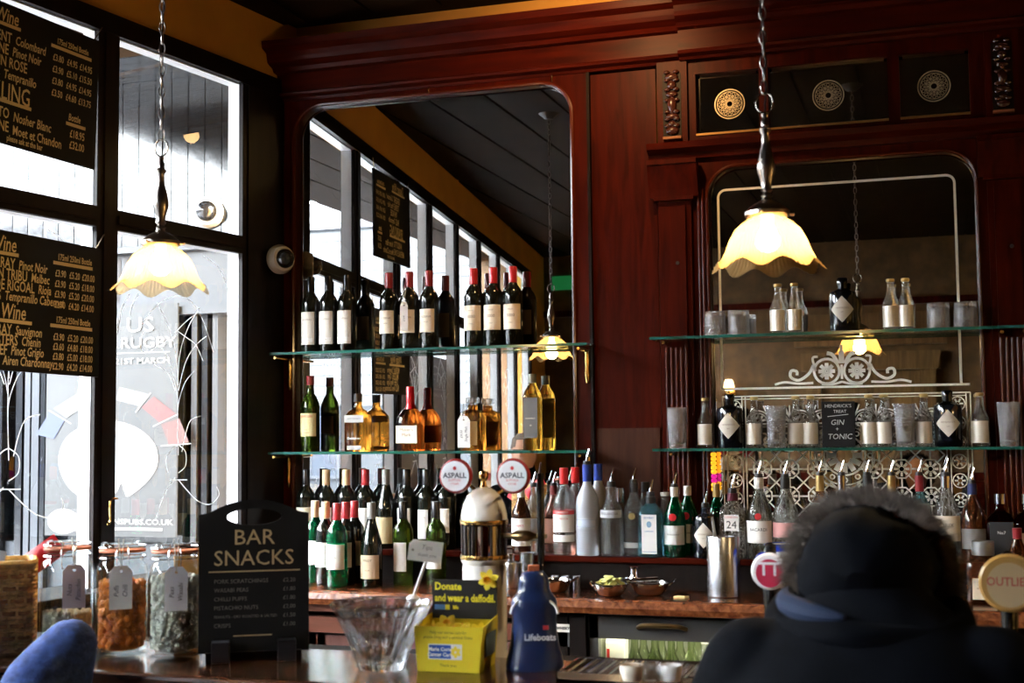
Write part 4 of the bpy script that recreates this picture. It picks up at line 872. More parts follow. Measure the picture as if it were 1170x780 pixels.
# strand of amber and magenta beads at the alcove edge, a glow put into their material
bd = empty('bead_strand', (PX(815.5, 1.4, 4.70), 4.70, 1.30), label='hanging strand of glowing amber and magenta beads at the alcove edge', cat='beads')
for k in range(9):
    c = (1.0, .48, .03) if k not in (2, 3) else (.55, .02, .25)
    ob('bead', lathe([(.003, -.008), (.009, -.006), (.0115, 0), (.009, .006), (.003, .008)], 14), mat('glowing_amber_bead' if k not in (2, 3) else 'glowing_magenta_bead', c, .1, 0, .6, emit=c, estr=.45), bd, (0, 0, .008 + k * .0155))
ob('cord', tube([(0, 0, .0), (0, 0, .146)], .001, 5), INK, bd)

# ------------------------------------------------------------------ alcove shelves: cut-glass tumblers, tonic bottles, black gin bottles
def cutglass(kind):
    """thick tumbler whose outside is cut into criss-cross facets"""
    h, r0, r1 = (.0885, .0365, .0385) if kind == 'tumbler' else (.146, .0295, .0365)
    N = 40; rows = 12; top = .80 if kind == 'tumbler' else .60; V, F = [], []
    zs = [0] + [.006 + (h * top - .006) * i / rows for i in range(rows + 1)] + [h * top + .006, h]
    for i, z in enumerate(zs):
        rr = r0 + (r1 - r0) * z / h; rr *= .97 if i == 0 else 1
        for k in range(N):
            cut = .0017 * (((i + k) % 2) if k % 10 < 8 else (k % 2)) if 1 < i < rows + 1 else 0
            t = 2 * pi * k / N; V.append(((rr - cut) * cos(t), (rr - cut) * sin(t), z))
    inner = [(r1 - .0022, h), (r0 - .0025 + (r1 - r0) * .5, h * .5), (r0 - .004, .02), (.4 * r0, .014)]
    for r_, z in inner:
        for k in range(N): t = 2 * pi * k / N; V.append((r_ * cos(t), r_ * sin(t), z))
    R = len(zs) + len(inner)
    for i in range(R - 1):
        for k in range(N): k2 = (k + 1) % N; F.append((i * N + k, i * N + k2, (i + 1) * N + k2, (i + 1) * N + k))
    F.append(tuple(range(N - 1, -1, -1))); F.append(tuple((R - 1) * N + k for k in range(N)))
    return V, F
_cg = {k: mesh('cut_glass', cutglass(k), True, .12) for k in ('tumbler', 'highball')}
CRYSTAL = glass('cut_crystal', (.98, .98, .99), 0, 1.5, .22); CRYSTAL.node_tree.nodes['Principled BSDF'].inputs['Transmission Weight'].default_value = .78
for m_ in _cg.values(): m_.materials.append(CRYSTAL)
def tumbler(kind, px, z, label, y=4.655, flip=False):
    o = ob('cut_glass_tumbler' if kind == 'tumbler' else 'cut_glass_highball', _cg[kind], None, loc=(PX(px, z + .05, y), y, z + (.0885 if flip else 0)), rot=(pi if flip else 0, 0, px * .01))
    return tag(o, label, 'glass', 'cut-glass tumblers' if kind == 'tumbler' else 'tall cut glasses')
for px, lb in ((817, 'short cut-glass tumbler at the left of the upper alcove shelf'), (844, 'short cut-glass tumbler second from the left on the upper alcove shelf'), (1072, 'short cut-glass tumbler right of the paired clear bottles'), (1103, 'short cut-glass tumbler at the mirror\'s right edge')):
    tumbler('tumbler', px, ZA_U, lb, flip=True)
for px, lb in ((774, 'tall cut glass in front of the left pilaster'), (887, 'tall cut glass left of the chalk sign pair of bottles'), (1034, 'tall cut glass right of the chalk sign'), (1153, 'tall cut glass before the right pilaster')):
    tumbler('highball', px, ZA_L, lb, 4.632)
SILV = mat('silver_paper_label', (.72, .66, .56), .3, .3)
def tonic(px, z, lb): bottle('tonic', PX(px, z + .09, YS), YS, z, lb, CLEAR, GOLDCAP, [(.012, .085, 1.2, SILV, -.2)], group='small clear tonic bottles')
for px, lb in ((889, 'small clear tonic bottle on the upper shelf, left of its twin'), (908, 'small clear tonic bottle on the upper shelf, right of its twin'), (1018, 'small clear tonic bottle on the upper shelf, right of the black gin'), (1035, 'small clear tonic bottle on the upper shelf beside the right-hand tumblers')):
    tonic(px, ZA_U, lb)
for px, lb in ((806, 'small clear tonic bottle left of the lower black gin bottle'), (862, 'small clear tonic bottle right of the lower left black gin bottle'), (909.5, 'small clear tonic bottle second left of the chalk sign'), (926.5, 'small clear tonic bottle touching the chalk sign\'s left'),
               (993, 'small clear tonic bottle just right of the chalk sign'), (1010, 'small clear tonic bottle second right of the chalk sign'), (1056, 'small clear tonic bottle left of the lower right black gin bottle'), (1120, 'small clear tonic bottle at the lower mirror\'s right edge')):
    tonic(px, ZA_L, lb)
DIAM = mat('diamond_label')
for px, z, lb in ((963, ZA_U, 'black apothecary gin bottle with diamond label on the upper alcove shelf'), (834, ZA_L, 'black apothecary gin bottle with diamond label at lower left of the alcove'), (1083, ZA_L, 'black apothecary gin bottle with diamond label at lower right of the alcove')):
    bottle('apoth', PX(px, z + .09, YS), YS, z, lb, BLKGL, BLKGL, [], [("HENDRICK'S", .0085, .082, BROWNINK), ('GIN', .006, .068, BROWNINK)], group='black gin bottles on the alcove shelves', shape=(diamond(.044, .046, .078), DIAM))
cs = empty('chalk_sign', (PX(958, ZA_L + .07, 4.63), 4.63, ZA_L), label='small blackboard sign chalked gin and tonic on the alcove shelf', cat='sign')
ob('slate', rbox(-.056, .056, -.004, .004, 0, .158, .002), CHALK, cs, rot=(-.06, 0, 0), smooth=False)
WCH = mat('white_chalk', (.62, .62, .60), .9)
ob('chalk_writing', join(text_flat("HENDRICK'S", .016, 0, .142, -.0052), text_flat('TREAT', .015, .006, .123, -.0052), mv(ribbon([(-.036, .106), (.034, .113)], .002), 0, -.0052, 0), text_flat('GIN', .026, -.004, .085, -.0052, shear=.2), text_flat('+', .02, -.004, .062, -.0052), text_flat('TONIC', .026, .004, .036, -.0052, shear=.15)), WCH, cs, rot=(-.06, 0, 0), smooth=False)
# ------------------------------------------------------------------ things on the back counter
def at_counter(px, y, z=ZC): return (PX(px, z + .04, y), y, z)
def steel_cup(name, px, y, r, h, label, cat, group=None, lip=.001):
    o = ob(name, lathe([(0, 0), (r * .94, 0), (r * .96, .003), (r, h), (r + lip, h), (r - .0015, h - .001), (r * .9, .004), (0, .004)], 28), STEEL, loc=at_counter(px, y)); return tag(o, label, cat, group)
sh = empty('cocktail_shaker', at_counter(584, 4.46), label='steel cocktail shaker with narrow cap beside the beer font', cat='shaker')
ob('tin', lathe([(0, 0), (.027, 0), (.0285, .004), (.030, .085), (.028, .092), (.014, .098), (.013, .10)], 24), STEEL, sh)
ob('lid', lathe([(.0145, .098), (.0145, .118), (.011, .122), (0, .122)], 18), STEEL, sh)
steel_cup('steel_beaker', 603, 4.48, .030, .125, 'plain tall steel beaker right of the cocktail shaker', 'beaker')
for i, (px, lb) in enumerate(((634, 'small steel jigger, left of three above the collection tin'), (646, 'small steel jigger in the middle of three'), (659, 'small steel jigger, right of three'))):
    steel_cup('jigger', px, 4.47, .0155, .048, lb, 'jigger', 'small steel jiggers', .002)
def balti(px, y, label, r=.062, h=.042):
    e = empty('steel_dish', at_counter(px, y), label=label, cat='dish', group='two-handled steel dishes')
    ob('bowl', lathe([(0, .002), (r * .5, 0), (r * .72, .006), (r * .95, .028), (r, h), (r + .004, h + .001), (r - .002, h - .002), (r * .9, .026), (r * .66, .010), (0, .008)], 32), CHROME, e)
    for sg in (-1, 1):
        ob('handle', tube([(sg * (r + .002 + .022 * sin(q)), .020 * cos(q), h - .006 + .018 * sin(q)) for q in [pi * k / 10 for k in range(11)]], .0028, 6), CHROME, e)
    return e
balti(634, 4.395, 'two-handled steel dish behind the blue collection tin', .058)
balti(697, 4.325, 'two-handled steel dish heaped with lime wedges', .060).rotation_euler = (0, 0, 1.0)
balti(742, 4.38, 'two-handled steel dish holding a hand juicer', .066)
LIME = mat('lime_flesh', (.78, .76, .30), .35, noise=.25, nscale=60); LIMEP = mat('lime_peel', (.66, .64, .22), .35)
for k in range(16):
    a = k * 2.4; rr = .011 * sqrt(k); zz = .030 + .026 * max(0, 1 - rr / .045) + .004 * (k % 3)
    w = empty('lime_wedge', Vector(at_counter(697, 4.325)) + Vector((rr * cos(a), rr * sin(a) * .9, zz)), RND.random() * 6, 'cut lime wedge in the steel dish', 'lime', 'lime wedges in the steel dish')
    w.rotation_euler = (RND.uniform(-.6, .6), RND.uniform(-.6, .6), RND.random() * 6)
    key = 'lw'
    if key not in _bc:
        V = []; F = []; n = 7
        for q in range(n):
            t = pi * q / (n - 1); x = .019 * cos(t); r_ = .012 * sin(t)
            V += [(x, 0, 0), (x, -r_, r_ * .35), (x, 0, r_), (x, r_, r_ * .35)]
        for q in range(n - 1):
            for k2 in range(4): F.append((4 * q + k2, 4 * q + (k2 + 1) % 4, 4 * q + 4 + (k2 + 1) % 4, 4 * q + 4 + k2))
        me = mesh('flesh', (V, F)); me.materials.append(LIME); _bc[key] = me
        me2 = mesh('peel', ([(v[0] * 1.04, v[1] * 1.05, v[2] * 1.08 + .0006) for v in V], [f for i, f in enumerate(F) if i % 4 in (1, 2)])); me2.materials.append(LIMEP); _bc['lp'] = me2
    ob('flesh', _bc['lw'], None, w); ob('peel', _bc['lp'], None, w)
ju = empty('hand_juicer', Vector(at_counter(735, 4.38)) + Vector((0, 0, .046)), .1, 'steel hand juicer resting on a steel dish', 'juicer')
ob('grip', tube([(-.055, 0, 0), (.05, 0, .004)], [.009, .012], 12), CHROME, ju)
ob('cup', mv(lathe([(.014, 0), (.017, .004), (.014, .012), (.013, .035), (.018, .042), (.0, .042)], 20), -.032, .005, .006), CHROME, ju)
tb = ob('sugar_sachet', rbox(-.022, .022, -.016, .016, 0, .006, .0025), mat('buff_paper', (.62, .46, .20), .6), loc=at_counter(778, 4.33), rot=(0, 0, -.25)); tag(tb, 'small buff paper sachet lying on the back counter', 'sachet')
by = 4.40
beaker = tag(ob('steel_tumbler', lathe([(0, 0), (.052, 0), (.0545, .003), (.0555, .198), (.0545, .2), (.052, .198), (.05, .006), (0, .006)], 40), STEEL, loc=at_counter(827, by)), 'tall brushed steel beaker of straws below the 24 label', 'beaker')
for k in range(5):
    s = ob('straw', tube([(0, 0, 0), (-.02 - .004 * k, .004 * k - .008, .255 - .008 * k)], .004, 8), mat('clear_straw', (.75, .78, .78), .3, 0, .5), loc=Vector(at_counter(826, by)) + Vector((-.012 + .005 * k, .012 - .003 * k, .007)))
    tag(s, 'translucent drinking straw standing in the steel beaker', 'straw', 'straws in the steel beaker')
jg = empty('china_jug', at_counter(897, 4.40), label='white china jug with blue rim and blue handle left of the person', cat='jug')
JW = mat('white_china', (.72, .74, .78), .2); JB = mat('cobalt_glaze', (.02, .05, .40), .15)
ob('body', lathe([(0, 0), (.048, 0), (.052, .008), (.060, .08), (.056, .13), (.058, .172), (.061, .175), (.055, .17), (.052, .13), (0, .01)], 32), JW, jg)
ob('blue_rim', lathe([(.0575, .155), (.0595, .168), (.062, .177), (.058, .179)], 32, cap=False), JB, jg)
ob('handle', tube(spline([(-.056, 0, .14), (-.085, 0, .135), (-.092, 0, .09), (-.075, 0, .05), (-.056, 0, .045)], 5), .009, 8), JB, jg)
ob('painted_lettering', text_cyl('GIN', .03, .0605, .085), JB, jg)

# bottles in the fridges
for k in range(6):
    x = PX(725 + 21 * k, .8, 4.45)
    if k < 4: bottle('tonic', x, 4.45 + .03 * (k % 2), .631, 'yellow-labelled mixer bottle in the lit fridge', GLOWGREEN, GOLDCAP, [(.012, .075, 1.3, mat('yellow_label', (.55, .50, .06), .5)), (.012, .075, .35, INK, .2)], group='yellow-labelled mixers in the lit fridge', scale=1.05)
    else: bottle('tonic', x, 4.40, .631, 'white-labelled mixer bottle in the lit fridge', CLEAR, WHITECAP, [(.012, .06, 1.4, PAPER)], group='white-labelled mixers in the lit fridge', scale=1.05)
for k in range(5): bottle('tonic', PX(733 + 21 * k, .8, 4.53), 4.56, .631, 'clear mixer bottle in the second row of the lit fridge', GLOWGREEN, GOLDCAP, group='second-row mixers in the lit fridge', scale=1.0)
jc = empty('juice_carton', (PX(705, .8, 4.41), 4.41, .631), label='white juice carton with red stripe in the lit fridge', cat='carton')
ob('carton', join(rbox(-.033, .033, -.03, .03, 0, .17, .002), prism([(-.03, .17), (.03, .17), (0, .20)], 'x', -.033, .033)), PAPER, jc, smooth=False)
ob('stripe', box(-.029, -.019, -.0306, -.03, .01, .15), REDINK, jc, smooth=False)
for k in range(17):
    bottle('mini', PX(352 + 17.5 * k, .72, 4.44), 4.44 + .05 * (k % 2), .631, 'green glass beer bottle in the brown framed fridge', EMERALD if k % 3 else mat('lime_glass', (.20, .36, .05), .03, 0, .7), (CHROME, GOLDCAP)[k % 2], [(.02, .08, 1.2, (PAPER, mat('yellow_label'), GREYLBL)[k % 3])], group='beer bottles in the brown framed fridge', scale=.92)

# ------------------------------------------------------------------ front bar
BZ = 1.02
bar = empty('bar_counter', (0, 0, 0), label='dark polished wooden bar counter in the foreground', cat='bar')
ob('bar_top', rbox(-2.72, 3.4, 2.415, 2.80, BZ - .04, BZ, .012, 3), BARTOP, bar, smooth=False)
ob('bar_front', join(box(-2.70, 3.4, 2.46, 2.50, 0, BZ - .04), *[box(-2.62 + k * .6, -2.12 + k * .6, 2.445, 2.46, .2, .9) for k in range(10)]), DARKWOOD, bar, smooth=False)
ob('service_shelf', box(-2.70, 3.4, 2.805, 3.05, .965, .985), DARKWOOD, bar, smooth=False)
ob('bar_back', box(-2.70, 3.4, 2.76, 2.79, .1, BZ - .04), DARKWOOD, bar, smooth=False)
ob('service_side', box(-2.70, 3.4, 3.0, 3.03, 0, .965), DARKWOOD, bar, smooth=False)
def on_bar(px, py): return PZ(px, py, BZ)

# storage jars with clip lids
JG = pane_mat('jar_glass', (.96, .98, .98)); SEAL = mat('orange_rubber', (.55, .14, .05), .5)
def jar(px, py, label, fillm, fill_h, pr, count, scale=1.0, tagm=PAPER, taglines=(), tagx=0.0, taglabel=''):
    p = on_bar(px, py); e = empty('storage_jar', p, facing(p), label, 'jar', 'clip-top snack jars'); e.scale = (scale,) * 3
    R_ = .060
    ob('glass', lathe([(0, 0), (.054, 0), (.059, .005), (R_, .016), (R_, .185), (.056, .205), (.047, .214), (.046, .226), (.0505, .228), (.0505, .233),
                       (.043, .233), (.043, .214), (.053, .202), (.0565, .184), (.0565, .018), (.053, .010), (0, .009)], 40), JG, e)
    ob('seal', lathe([(.044, .233), (.0515, .233), (.0525, .236), (.0515, .239), (.044, .239)], 32), SEAL, e)
    ob('lid', lathe([(0, .239), (.051, .239), (.052, .244), (.049, .252), (.038, .256), (.034, .252), (0, .250)], 32), JG, e)
    wire = join(tube(circ3(.0535, .221), .0014, 6, True), tube(circ3(.0535, .245), .0014, 6, True), tube([(-.012, -.0535, .245), (-.014, -.060, .225), (-.012, -.062, .195), (.012, -.062, .195), (.014, -.060, .225), (.012, -.0535, .245)], .0014, 6), tube([(-.01, .0535, .246), (-.01, .06, .23), (.01, .06, .23), (.01, .0535, .246)], .0014, 6))
    ob('wire_clip', wire, CHROME, e)
    rnd = random.Random(int(px)); g = []
    base = lathe([(0, -1), (.62, -.75), (1, -.1), (.8, .6), (0, 1)], 6)
    for k in range(count):
        # settle most of the pieces against the glass, where they show
        rr = R_ - .0055 - pr * 1.0 if k < count * .86 else rnd.random() * (R_ - .012 - pr)
        a = rnd.random() * 2 * pi; zz = .012 + pr + (rnd.random() if k < count * .86 else 1 - rnd.random() * .08) * (fill_h - .012)
        M_ = Matrix.Translation((rr * cos(a), rr * sin(a), zz)) @ Matrix.Rotation(rnd.random() * 6, 4, 'X') @ Matrix.Rotation(rnd.random() * 6, 4, 'Z') @ Matrix.Diagonal((pr * rnd.uniform(.8, 1.2), pr * rnd.uniform(.7, 1.0), pr * rnd.uniform(.9, 1.4), 1))
        g.append(xf(base, M_))
    g.append(mv(lathe([(0, 0), (R_ - .011 - pr, 0), (R_ - .011 - pr, fill_h - .012), (0, fill_h - .008)], 20), 0, 0, .012))
    ob('contents', join(*g), fillm, e, kind='stuff')
    if taglabel:
        q = Vector((sin(facing(p)) * .066 * scale + tagx, -cos(facing(p)) * .066 * scale, .108 * scale)) + p
        string_tag(q.x, q.y, q.z, taglabel, .050, .098, tagm, taglines, facing(p) + .05, .06)
    return e
def circ3(r, z, n=28): return [(r * cos(2 * pi * k / n), r * sin(2 * pi * k / n), z) for k in range(n)]
jar(76, 745, 'clip-top jar a third full of pale nuts beside the wicker basket', mat('pale_nuts', (.85, .68, .48), .5, noise=.4, nscale=40), .085, .0062, 420, 1.02, PINKPAPER, ('Pistachio', 'Nuts'), .018, 'pinkish paper tag on the jar next to the wicker basket')
jar(139, 746, 'clip-top jar of orange chilli puffs in the middle', mat('orange_puffs', (.85, .24, .03), .5, noise=.35, nscale=50), .155, .0085, 420, 1.0, PAPER, ('Chilli', 'Puffs'), -.004, 'white paper tag on the jar of orange puffs')
jar(199, 748, 'clip-top jar of grey-white snacks nearest the snack board', mat('grey_nuts', (.82, .76, .66), .5, noise=.3, nscale=50), .172, .0058, 700, 1.0, mat('cool_paper', (.80, .80, .86), .7), ('Wasabi', 'Peas'), .004, 'cool white paper tag on the jar nearest the snack board')

# wicker basket with packets
p = on_bar(-22, 745); bk = empty('wicker_basket', p, facing(p) - .05, 'honey brown wicker basket of snack packets at the left edge', 'basket')
WK = mat('wicker', (.78, .44, .14), .5, noise=.5, nscale=45); WKD = mat('dark_wicker', (.52, .26, .08), .5, noise=.4, nscale=40)
bw, bd_, bh = .115, .07, .205
def perim(t):
    """rounded rectangle path, t in 0..1"""
    P_ = rrect(-bw, bw, -bd_, bd_, .025, 5); n = len(P_); u = (t % 1) * n; i = int(u); f_ = u - i
    a, b = P_[i % n], P_[(i + 1) % n]; return a[0] + (b[0] - a[0]) * f_, a[1] + (b[1] - a[1]) * f_
NS = 40
def even():
    pts = [perim(k / 400) for k in range(401)]; d = [0]
    for a, b in zip(pts, pts[1:]): d.append(d[-1] + hypot(b[0] - a[0], b[1] - a[1]))
    def f(t):
        s = (t % 1) * d[-1]
        lo, hi = 0, 400
        while hi - lo > 1:
            m = (lo + hi) // 2
            if d[m] <= s: lo = m
            else: hi = m
        q = (s - d[lo]) / (d[hi] - d[lo] + 1e-9); return pts[lo][0] + (pts[hi][0] - pts[lo][0]) * q, pts[lo][1] + (pts[hi][1] - pts[lo][1]) * q
    return f
PER = even()
for r_ in range(21):
    zz = .009 + r_ * .0094; pts = []
    for k in range(NS * 3):
        x, y = PER(k / (NS * 3)); L_ = hypot(x, y) or 1; o = .0042 * cos(pi * k / 3 + (r_ % 2) * pi)
        pts.append((x + x / L_ * o, y + y / L_ * o, zz + .0008 * sin(k * 1.3 + r_)))
    ob('weave_strand', tube(pts, .0050, 5, True), WK if r_ % 3 else WKD, bk)
for k in range(NS):
    x, y = PER((k + .0) / NS); ob('stake', tube([(x, y, .003), (x, y, bh)], .0042, 5), WK, bk)
for zz, rr in ((.006, .0075), (bh + .002, .0085)):
    ob('rim' if zz > .1 else 'foot_rim', tube([(*PER(k / 60), zz + .001 * (k % 2)) for k in range(60)], rr, 6, True), WK, bk)
ob('base', mv(box(-bw, bw, -bd_, bd_, 0, .006), 0, 0, .004), WKD, bk, smooth=False)
def packet(name, loc, rot, w, h, m, label, cat='packet'):
    V, F = [], []; nx, nz = 6, 8
    for s_ in (-1, 1):
        for j in range(nz + 1):
            for i in range(nx + 1):
                u, v_ = i / nx * 2 - 1, j / nz * 2 - 1; b = .016 * (1 - u * u) * (1 - v_ ** 4) + .0004
                V.append((u * w / 2, s_ * b, (v_ + 1) / 2 * h))
    st = (nx + 1) * (nz + 1)
    for s_ in (0, 1):
        for j in range(nz):
            for i in range(nx):
                a = s_ * st + j * (nx + 1) + i; q = (a, a + 1, a + nx + 2, a + nx + 1); F.append(q if s_ == 0 else q[::-1])
    o = ob(name, (V, F), m, loc=loc, rot=rot); return tag(o, label, cat)
RED = mat('red_foil_packet', (.62, .02, .03), .3); SILVP = mat('silver_packet', (.55, .56, .58), .28, .6, bump=.3, bscale=30)
pb = Vector(p)
def bkpt(x, y, z): return pb + Matrix.Rotation(facing(p) - .05, 3, 'Z') @ Vector((x, y, z))
packet('snack_packet', bkpt(.055, .085, .155), (.05, .95, .45), .055, .15, RED, 'red snack packet leaning out of the wicker basket behind the first jar')
packet('snack_packet', bkpt(.02, -.02, .08), (.15, -.35, .5), .10, .15, SILVP, 'silvery snack packet in the middle of the wicker basket')
packet('snack_packet', bkpt(-.05, .0, .10), (.0, -1.05, .4), .09, .15, RED, 'red snack packet lying across the wicker basket')
packet('snack_packet', bkpt(-.03, .03, .09), (-.1, .2, .2), .11, .155, mat('white_blue_packet', (.45, .50, .62), .35), 'pale blue snack packet at the back of the wicker basket')
p3 = on_bar(205, 742)
pk = empty('snack_box', p3 + Vector((0, .03, 0)), facing(p3), 'orange and black snack box standing behind the right-hand jar', 'box')
ob('carton', rbox(-.03, .03, -.012, .012, 0, .245, .002), mat('orange_card', (.75, .36, .08), .5), pk, smooth=False)
ob('black_top', box(-.0303, .0303, -.0124, .0124, .235, .2455), INK, pk, smooth=False)
ob('lettering', text_flat('NOBBY', .016, 0, .222, -.0128, bold=.0006), INK, pk, smooth=False)

# BAR SNACKS board on its stand
p = on_bar(290, 752); sb = empty('menu_board', p, facing(p), 'black bar snacks board with oval hand hole and gold lettering', 'board')
bwid = .122
top = [(-bwid, .015), (bwid, .015), (bwid, .322)] + spline([(bwid, .322), (.10, .326), (.075, .338), (.04, .350), (0, .353), (-.04, .350), (-.075, .338), (-.10, .326), (-bwid, .322)], 4)[1:]
ob('panel', stand(fill2d([top, circ(0, .315, .0185, 24, ex=3.3)], .014)), CHALK, sb, rot=(-.05, 0, 0), smooth=False)
ob('stand_rail', box(-.105, .105, -.018, .03, .0, .018), DARKWOOD, sb, smooth=False)
for x in (-.072, .072):
    ob('stand_foot', join(rbox(x - .02, x + .02, -.052, -.012, 0, .045, .003), rbox(x - .02, x + .02, .012, .05, 0, .045, .003)), mat('black_block', (.014, .014, .017), .3), sb, smooth=False)
for nm_, gg_ in (('gold_lettering', text_flat('BAR', .048, 0, .268, -.0085, sx=1.05)), ('gold_lettering', text_flat('SNACKS', .048, .0, .222, -.0085)), ('gold_rule', mv(ribbon([(-.100, .194), (.102, .194)], .0028), 0, -.0085, 0)), ('gold_rule', mv(ribbon([(-.045, .052), (.04, .052)], .0028), 0, -.0085, 0))):
    ob(nm_, gg_, GOLD, sb, rot=(-.05, 0, 0), smooth=False)
rows = ('PORK SCRATCHINGS', 'WASABI PEAS', 'CHILLI PUFFS', 'PISTACHIO NUTS', 'PEANUTS - DRY ROASTED & SALTED', 'CRISPS')
for i, (s, c) in enumerate(zip(rows, ('£2.20', '£1.80', '£1.80', '£2.00', '£1.50', '£1.00'))):
    ob('chalk_line', text_flat(s, .0125 if len(s) < 20 else .0085, -.088, .172 - .0195 * i, -.0085, align='LEFT'), mat('grey_chalk', (.16, .15, .13), .9), sb, rot=(-.05, 0, 0), smooth=False)
    ob('chalk_price', text_flat(c, .0125, .078, .172 - .0195 * i, -.0085), mat('grey_chalk'), sb, rot=(-.05, 0, 0), smooth=False)

# glass bowl with a price tag on a stick
p = on_bar(436, 763); gb = tag(ob('glass_bowl', lathe([(0, .0), (.050, 0), (.052, .004), (.060, .030), (.078, .075), (.098, .115), (.109, .132), (.111, .137), (.108, .140), (.103, .136), (.090, .112), (.068, .068), (.050, .034), (.034, .020), (0, .015)], 64), glass('bowl_glass', (.97, .98, 1.0), 0, 1.45, .45), loc=p), 'thick clear glass bowl with heavy foot on the bar', 'bowl')
pt = empty('price_tag', p + Vector((.030, -.02, .022)), facing(p), 'white tag on a white stick leaning out of the glass bowl', 'tag')
ob('stick', tube([(0, 0, 0), (.078, -.016, .215)], .0032, 8), mat('white_plastic', (.80, .78, .78), .4), pt)
ob('clip', mv(lathe([(0, -.008), (.012, -.004), (.014, .002), (.008, .008), (0, .009)], 14), .047, -.012, .128), _mats['white_plastic'], pt)
tp_ = [(-.036, -.022), (.036, -.022), (.036, .022), (-.028, .022), (-.036, .012)]
ob('card', mv(xf(stand(fill2d([tp_], .0012)), Matrix.Rotation(.14, 4, 'Y')), .074, -.018, .228), PAPER, pt, smooth=False)
ob('handwriting', mv(xf(join(text_flat('Tips', .014, .002, .008, -.0012, shear=.2), text_flat('thank you', .010, .004, -.008, -.0012, shear=.2), mv(stand(fill2d([circ(-.027, 0, .0028, 8)])), 0, -.0012, 0)), Matrix.Rotation(.14, 4, 'Y')), .074, -.018, .228), mat('pale_ink', (.30, .26, .24), .7), pt, smooth=False)

# yellow collection box with black header
p = on_bar(522, 762); cb = empty('collection_box', p, facing(p) - .30, 'yellow daffodil appeal box with open top and black header', 'box')
YEL = mat('yellow_card', (.80, .64, .02), .5); BLKC = mat('black_card', (.012, .012, .013), .4); YELT = mat('yellow_print', (.86, .74, .03), .5)
cw, cd, ch = .076, .060, .094
def wallp(pts, t): return prism(pts, 'y', -t, t)
ob('front_wall', prism([(-cw + .008, 0), (cw - .008, 0), (cw, ch), (-cw, ch)], 'y', -cd, -cd + .0018), YEL, cb, smooth=False)
ob('back_wall', prism([(-cw + .008, 0), (cw - .008, 0), (cw, ch), (-cw, ch)], 'y', cd - .0018, cd), YEL, cb, smooth=False)
for sg in (-1, 1):
    V = [(sg * (cw - .008), -cd, 0), (sg * (cw - .008), cd, 0), (sg * cw, cd, ch + .012), (sg * cw, -cd, ch)]
    ob('side_wall', (V + [(v[0] - sg * .0018, v[1], v[2]) for v in V], [(0, 1, 2, 3), (7, 6, 5, 4), (0, 4, 5, 1), (1, 5, 6, 2), (2, 6, 7, 3), (3, 7, 4, 0)]), YEL, cb, smooth=False)
ob('floor_card', box(-cw + .008, cw - .008, -cd, cd, 0, .002), YEL, cb, smooth=False)
ob('header', prism([(-cw + .002, .085), (cw - .002, .085), (cw - .002, .178), (-cw + .002, .178)], 'y', cd, cd + .002), BLKC, cb, smooth=False)
yf = cd - .0008
ob('header_lettering', join(text_flat('Donate', .0225, -.068, .163, yf, align='LEFT', bold=.0007, sx=.9), text_flat('and wear a daffodil.', .0225, -.068, .138, yf, align='LEFT', bold=.0007, sx=.78)), YELT, cb, smooth=False)
ob('logo_panel', box(-.068, -.044, yf - .0004, yf, .113, .124), mat('logo_blue', (.12, .28, .62), .5), cb, smooth=False)
ob('logo_flash', join(box(-.044, -.034, yf - .0004, yf, .113, .124), text_flat('life', .011, -.02, .118, yf, bold=.0006)), YELT, cb, smooth=False)
PET = mat('daffodil_petal', (.90, .74, .06), .5); TRM = mat('daffodil_trumpet', (.85, .46, .02), .5)
pet = spline([(0, .004), (.007, .012), (.008, .020), (0, .028), (-.008, .020), (-.007, .012)], 4, True)
for k in range(6):
    ob('daffodil_petal', mv(xf(stand(fill2d([[(a * .85, b * .85) for a, b in pet]], .0012)), Matrix.Rotation(k * pi / 3 + .2, 4, 'Y')), .056, cd - .004 - .0005 * (k % 2), .180), PET, cb, smooth=False)
ob('daffodil_trumpet', mv(rx(lathe([(.004, 0), (.006, .006), (.009, .012), (.0075, .012), (.003, .004)], 14), pi / 2), .056, cd - .005, .180), TRM, cb)
fy = -cd - .0006
ob('front_print', join(text_flat('Help our nurses care for', .0095, 0, .082, fy, sx=.85), text_flat('people living with a terminal illness.', .0095, 0, .072, fy, sx=.8), text_flat('Thank you.', .0085, 0, .014, fy)), mat('olive_ink', (.16, .13, .02), .6), cb, smooth=False)
ob('front_logo', box(-.042, .006, fy - .0004, fy, .028, .056), mat('logo_navy', (.02, .09, .38), .5), cb, smooth=False)
ob('front_logo_border', join(box(-.044, .030, fy, fy + .0004, .026, .058)), PAPER, cb, smooth=False)
ob('front_logo_lettering', join(text_flat('Marie Curie', .0105, -.018, .047, fy - .0008, bold=.0003), text_flat('Cancer Care', .0105, -.018, .036, fy - .0008, bold=.0003)), PAPER, cb, smooth=False)
ob('front_logo_flower', mv(join(*[xf(stand(fill2d([[(a * .45, b * .45) for a, b in pet]], .0003)), Matrix.Rotation(k * pi / 3, 4, 'Y')) for k in range(6)]), .016, fy - .0006, .042), PET, cb, smooth=False)
ob('side_panel', ([(cw - .002, -.04, .028), (cw - .002, .04, .028), (cw + .0016, .04, .078), (cw + .0016, -.04, .078)], [(0, 1, 2, 3)]), BLKC, cb, smooth=False)
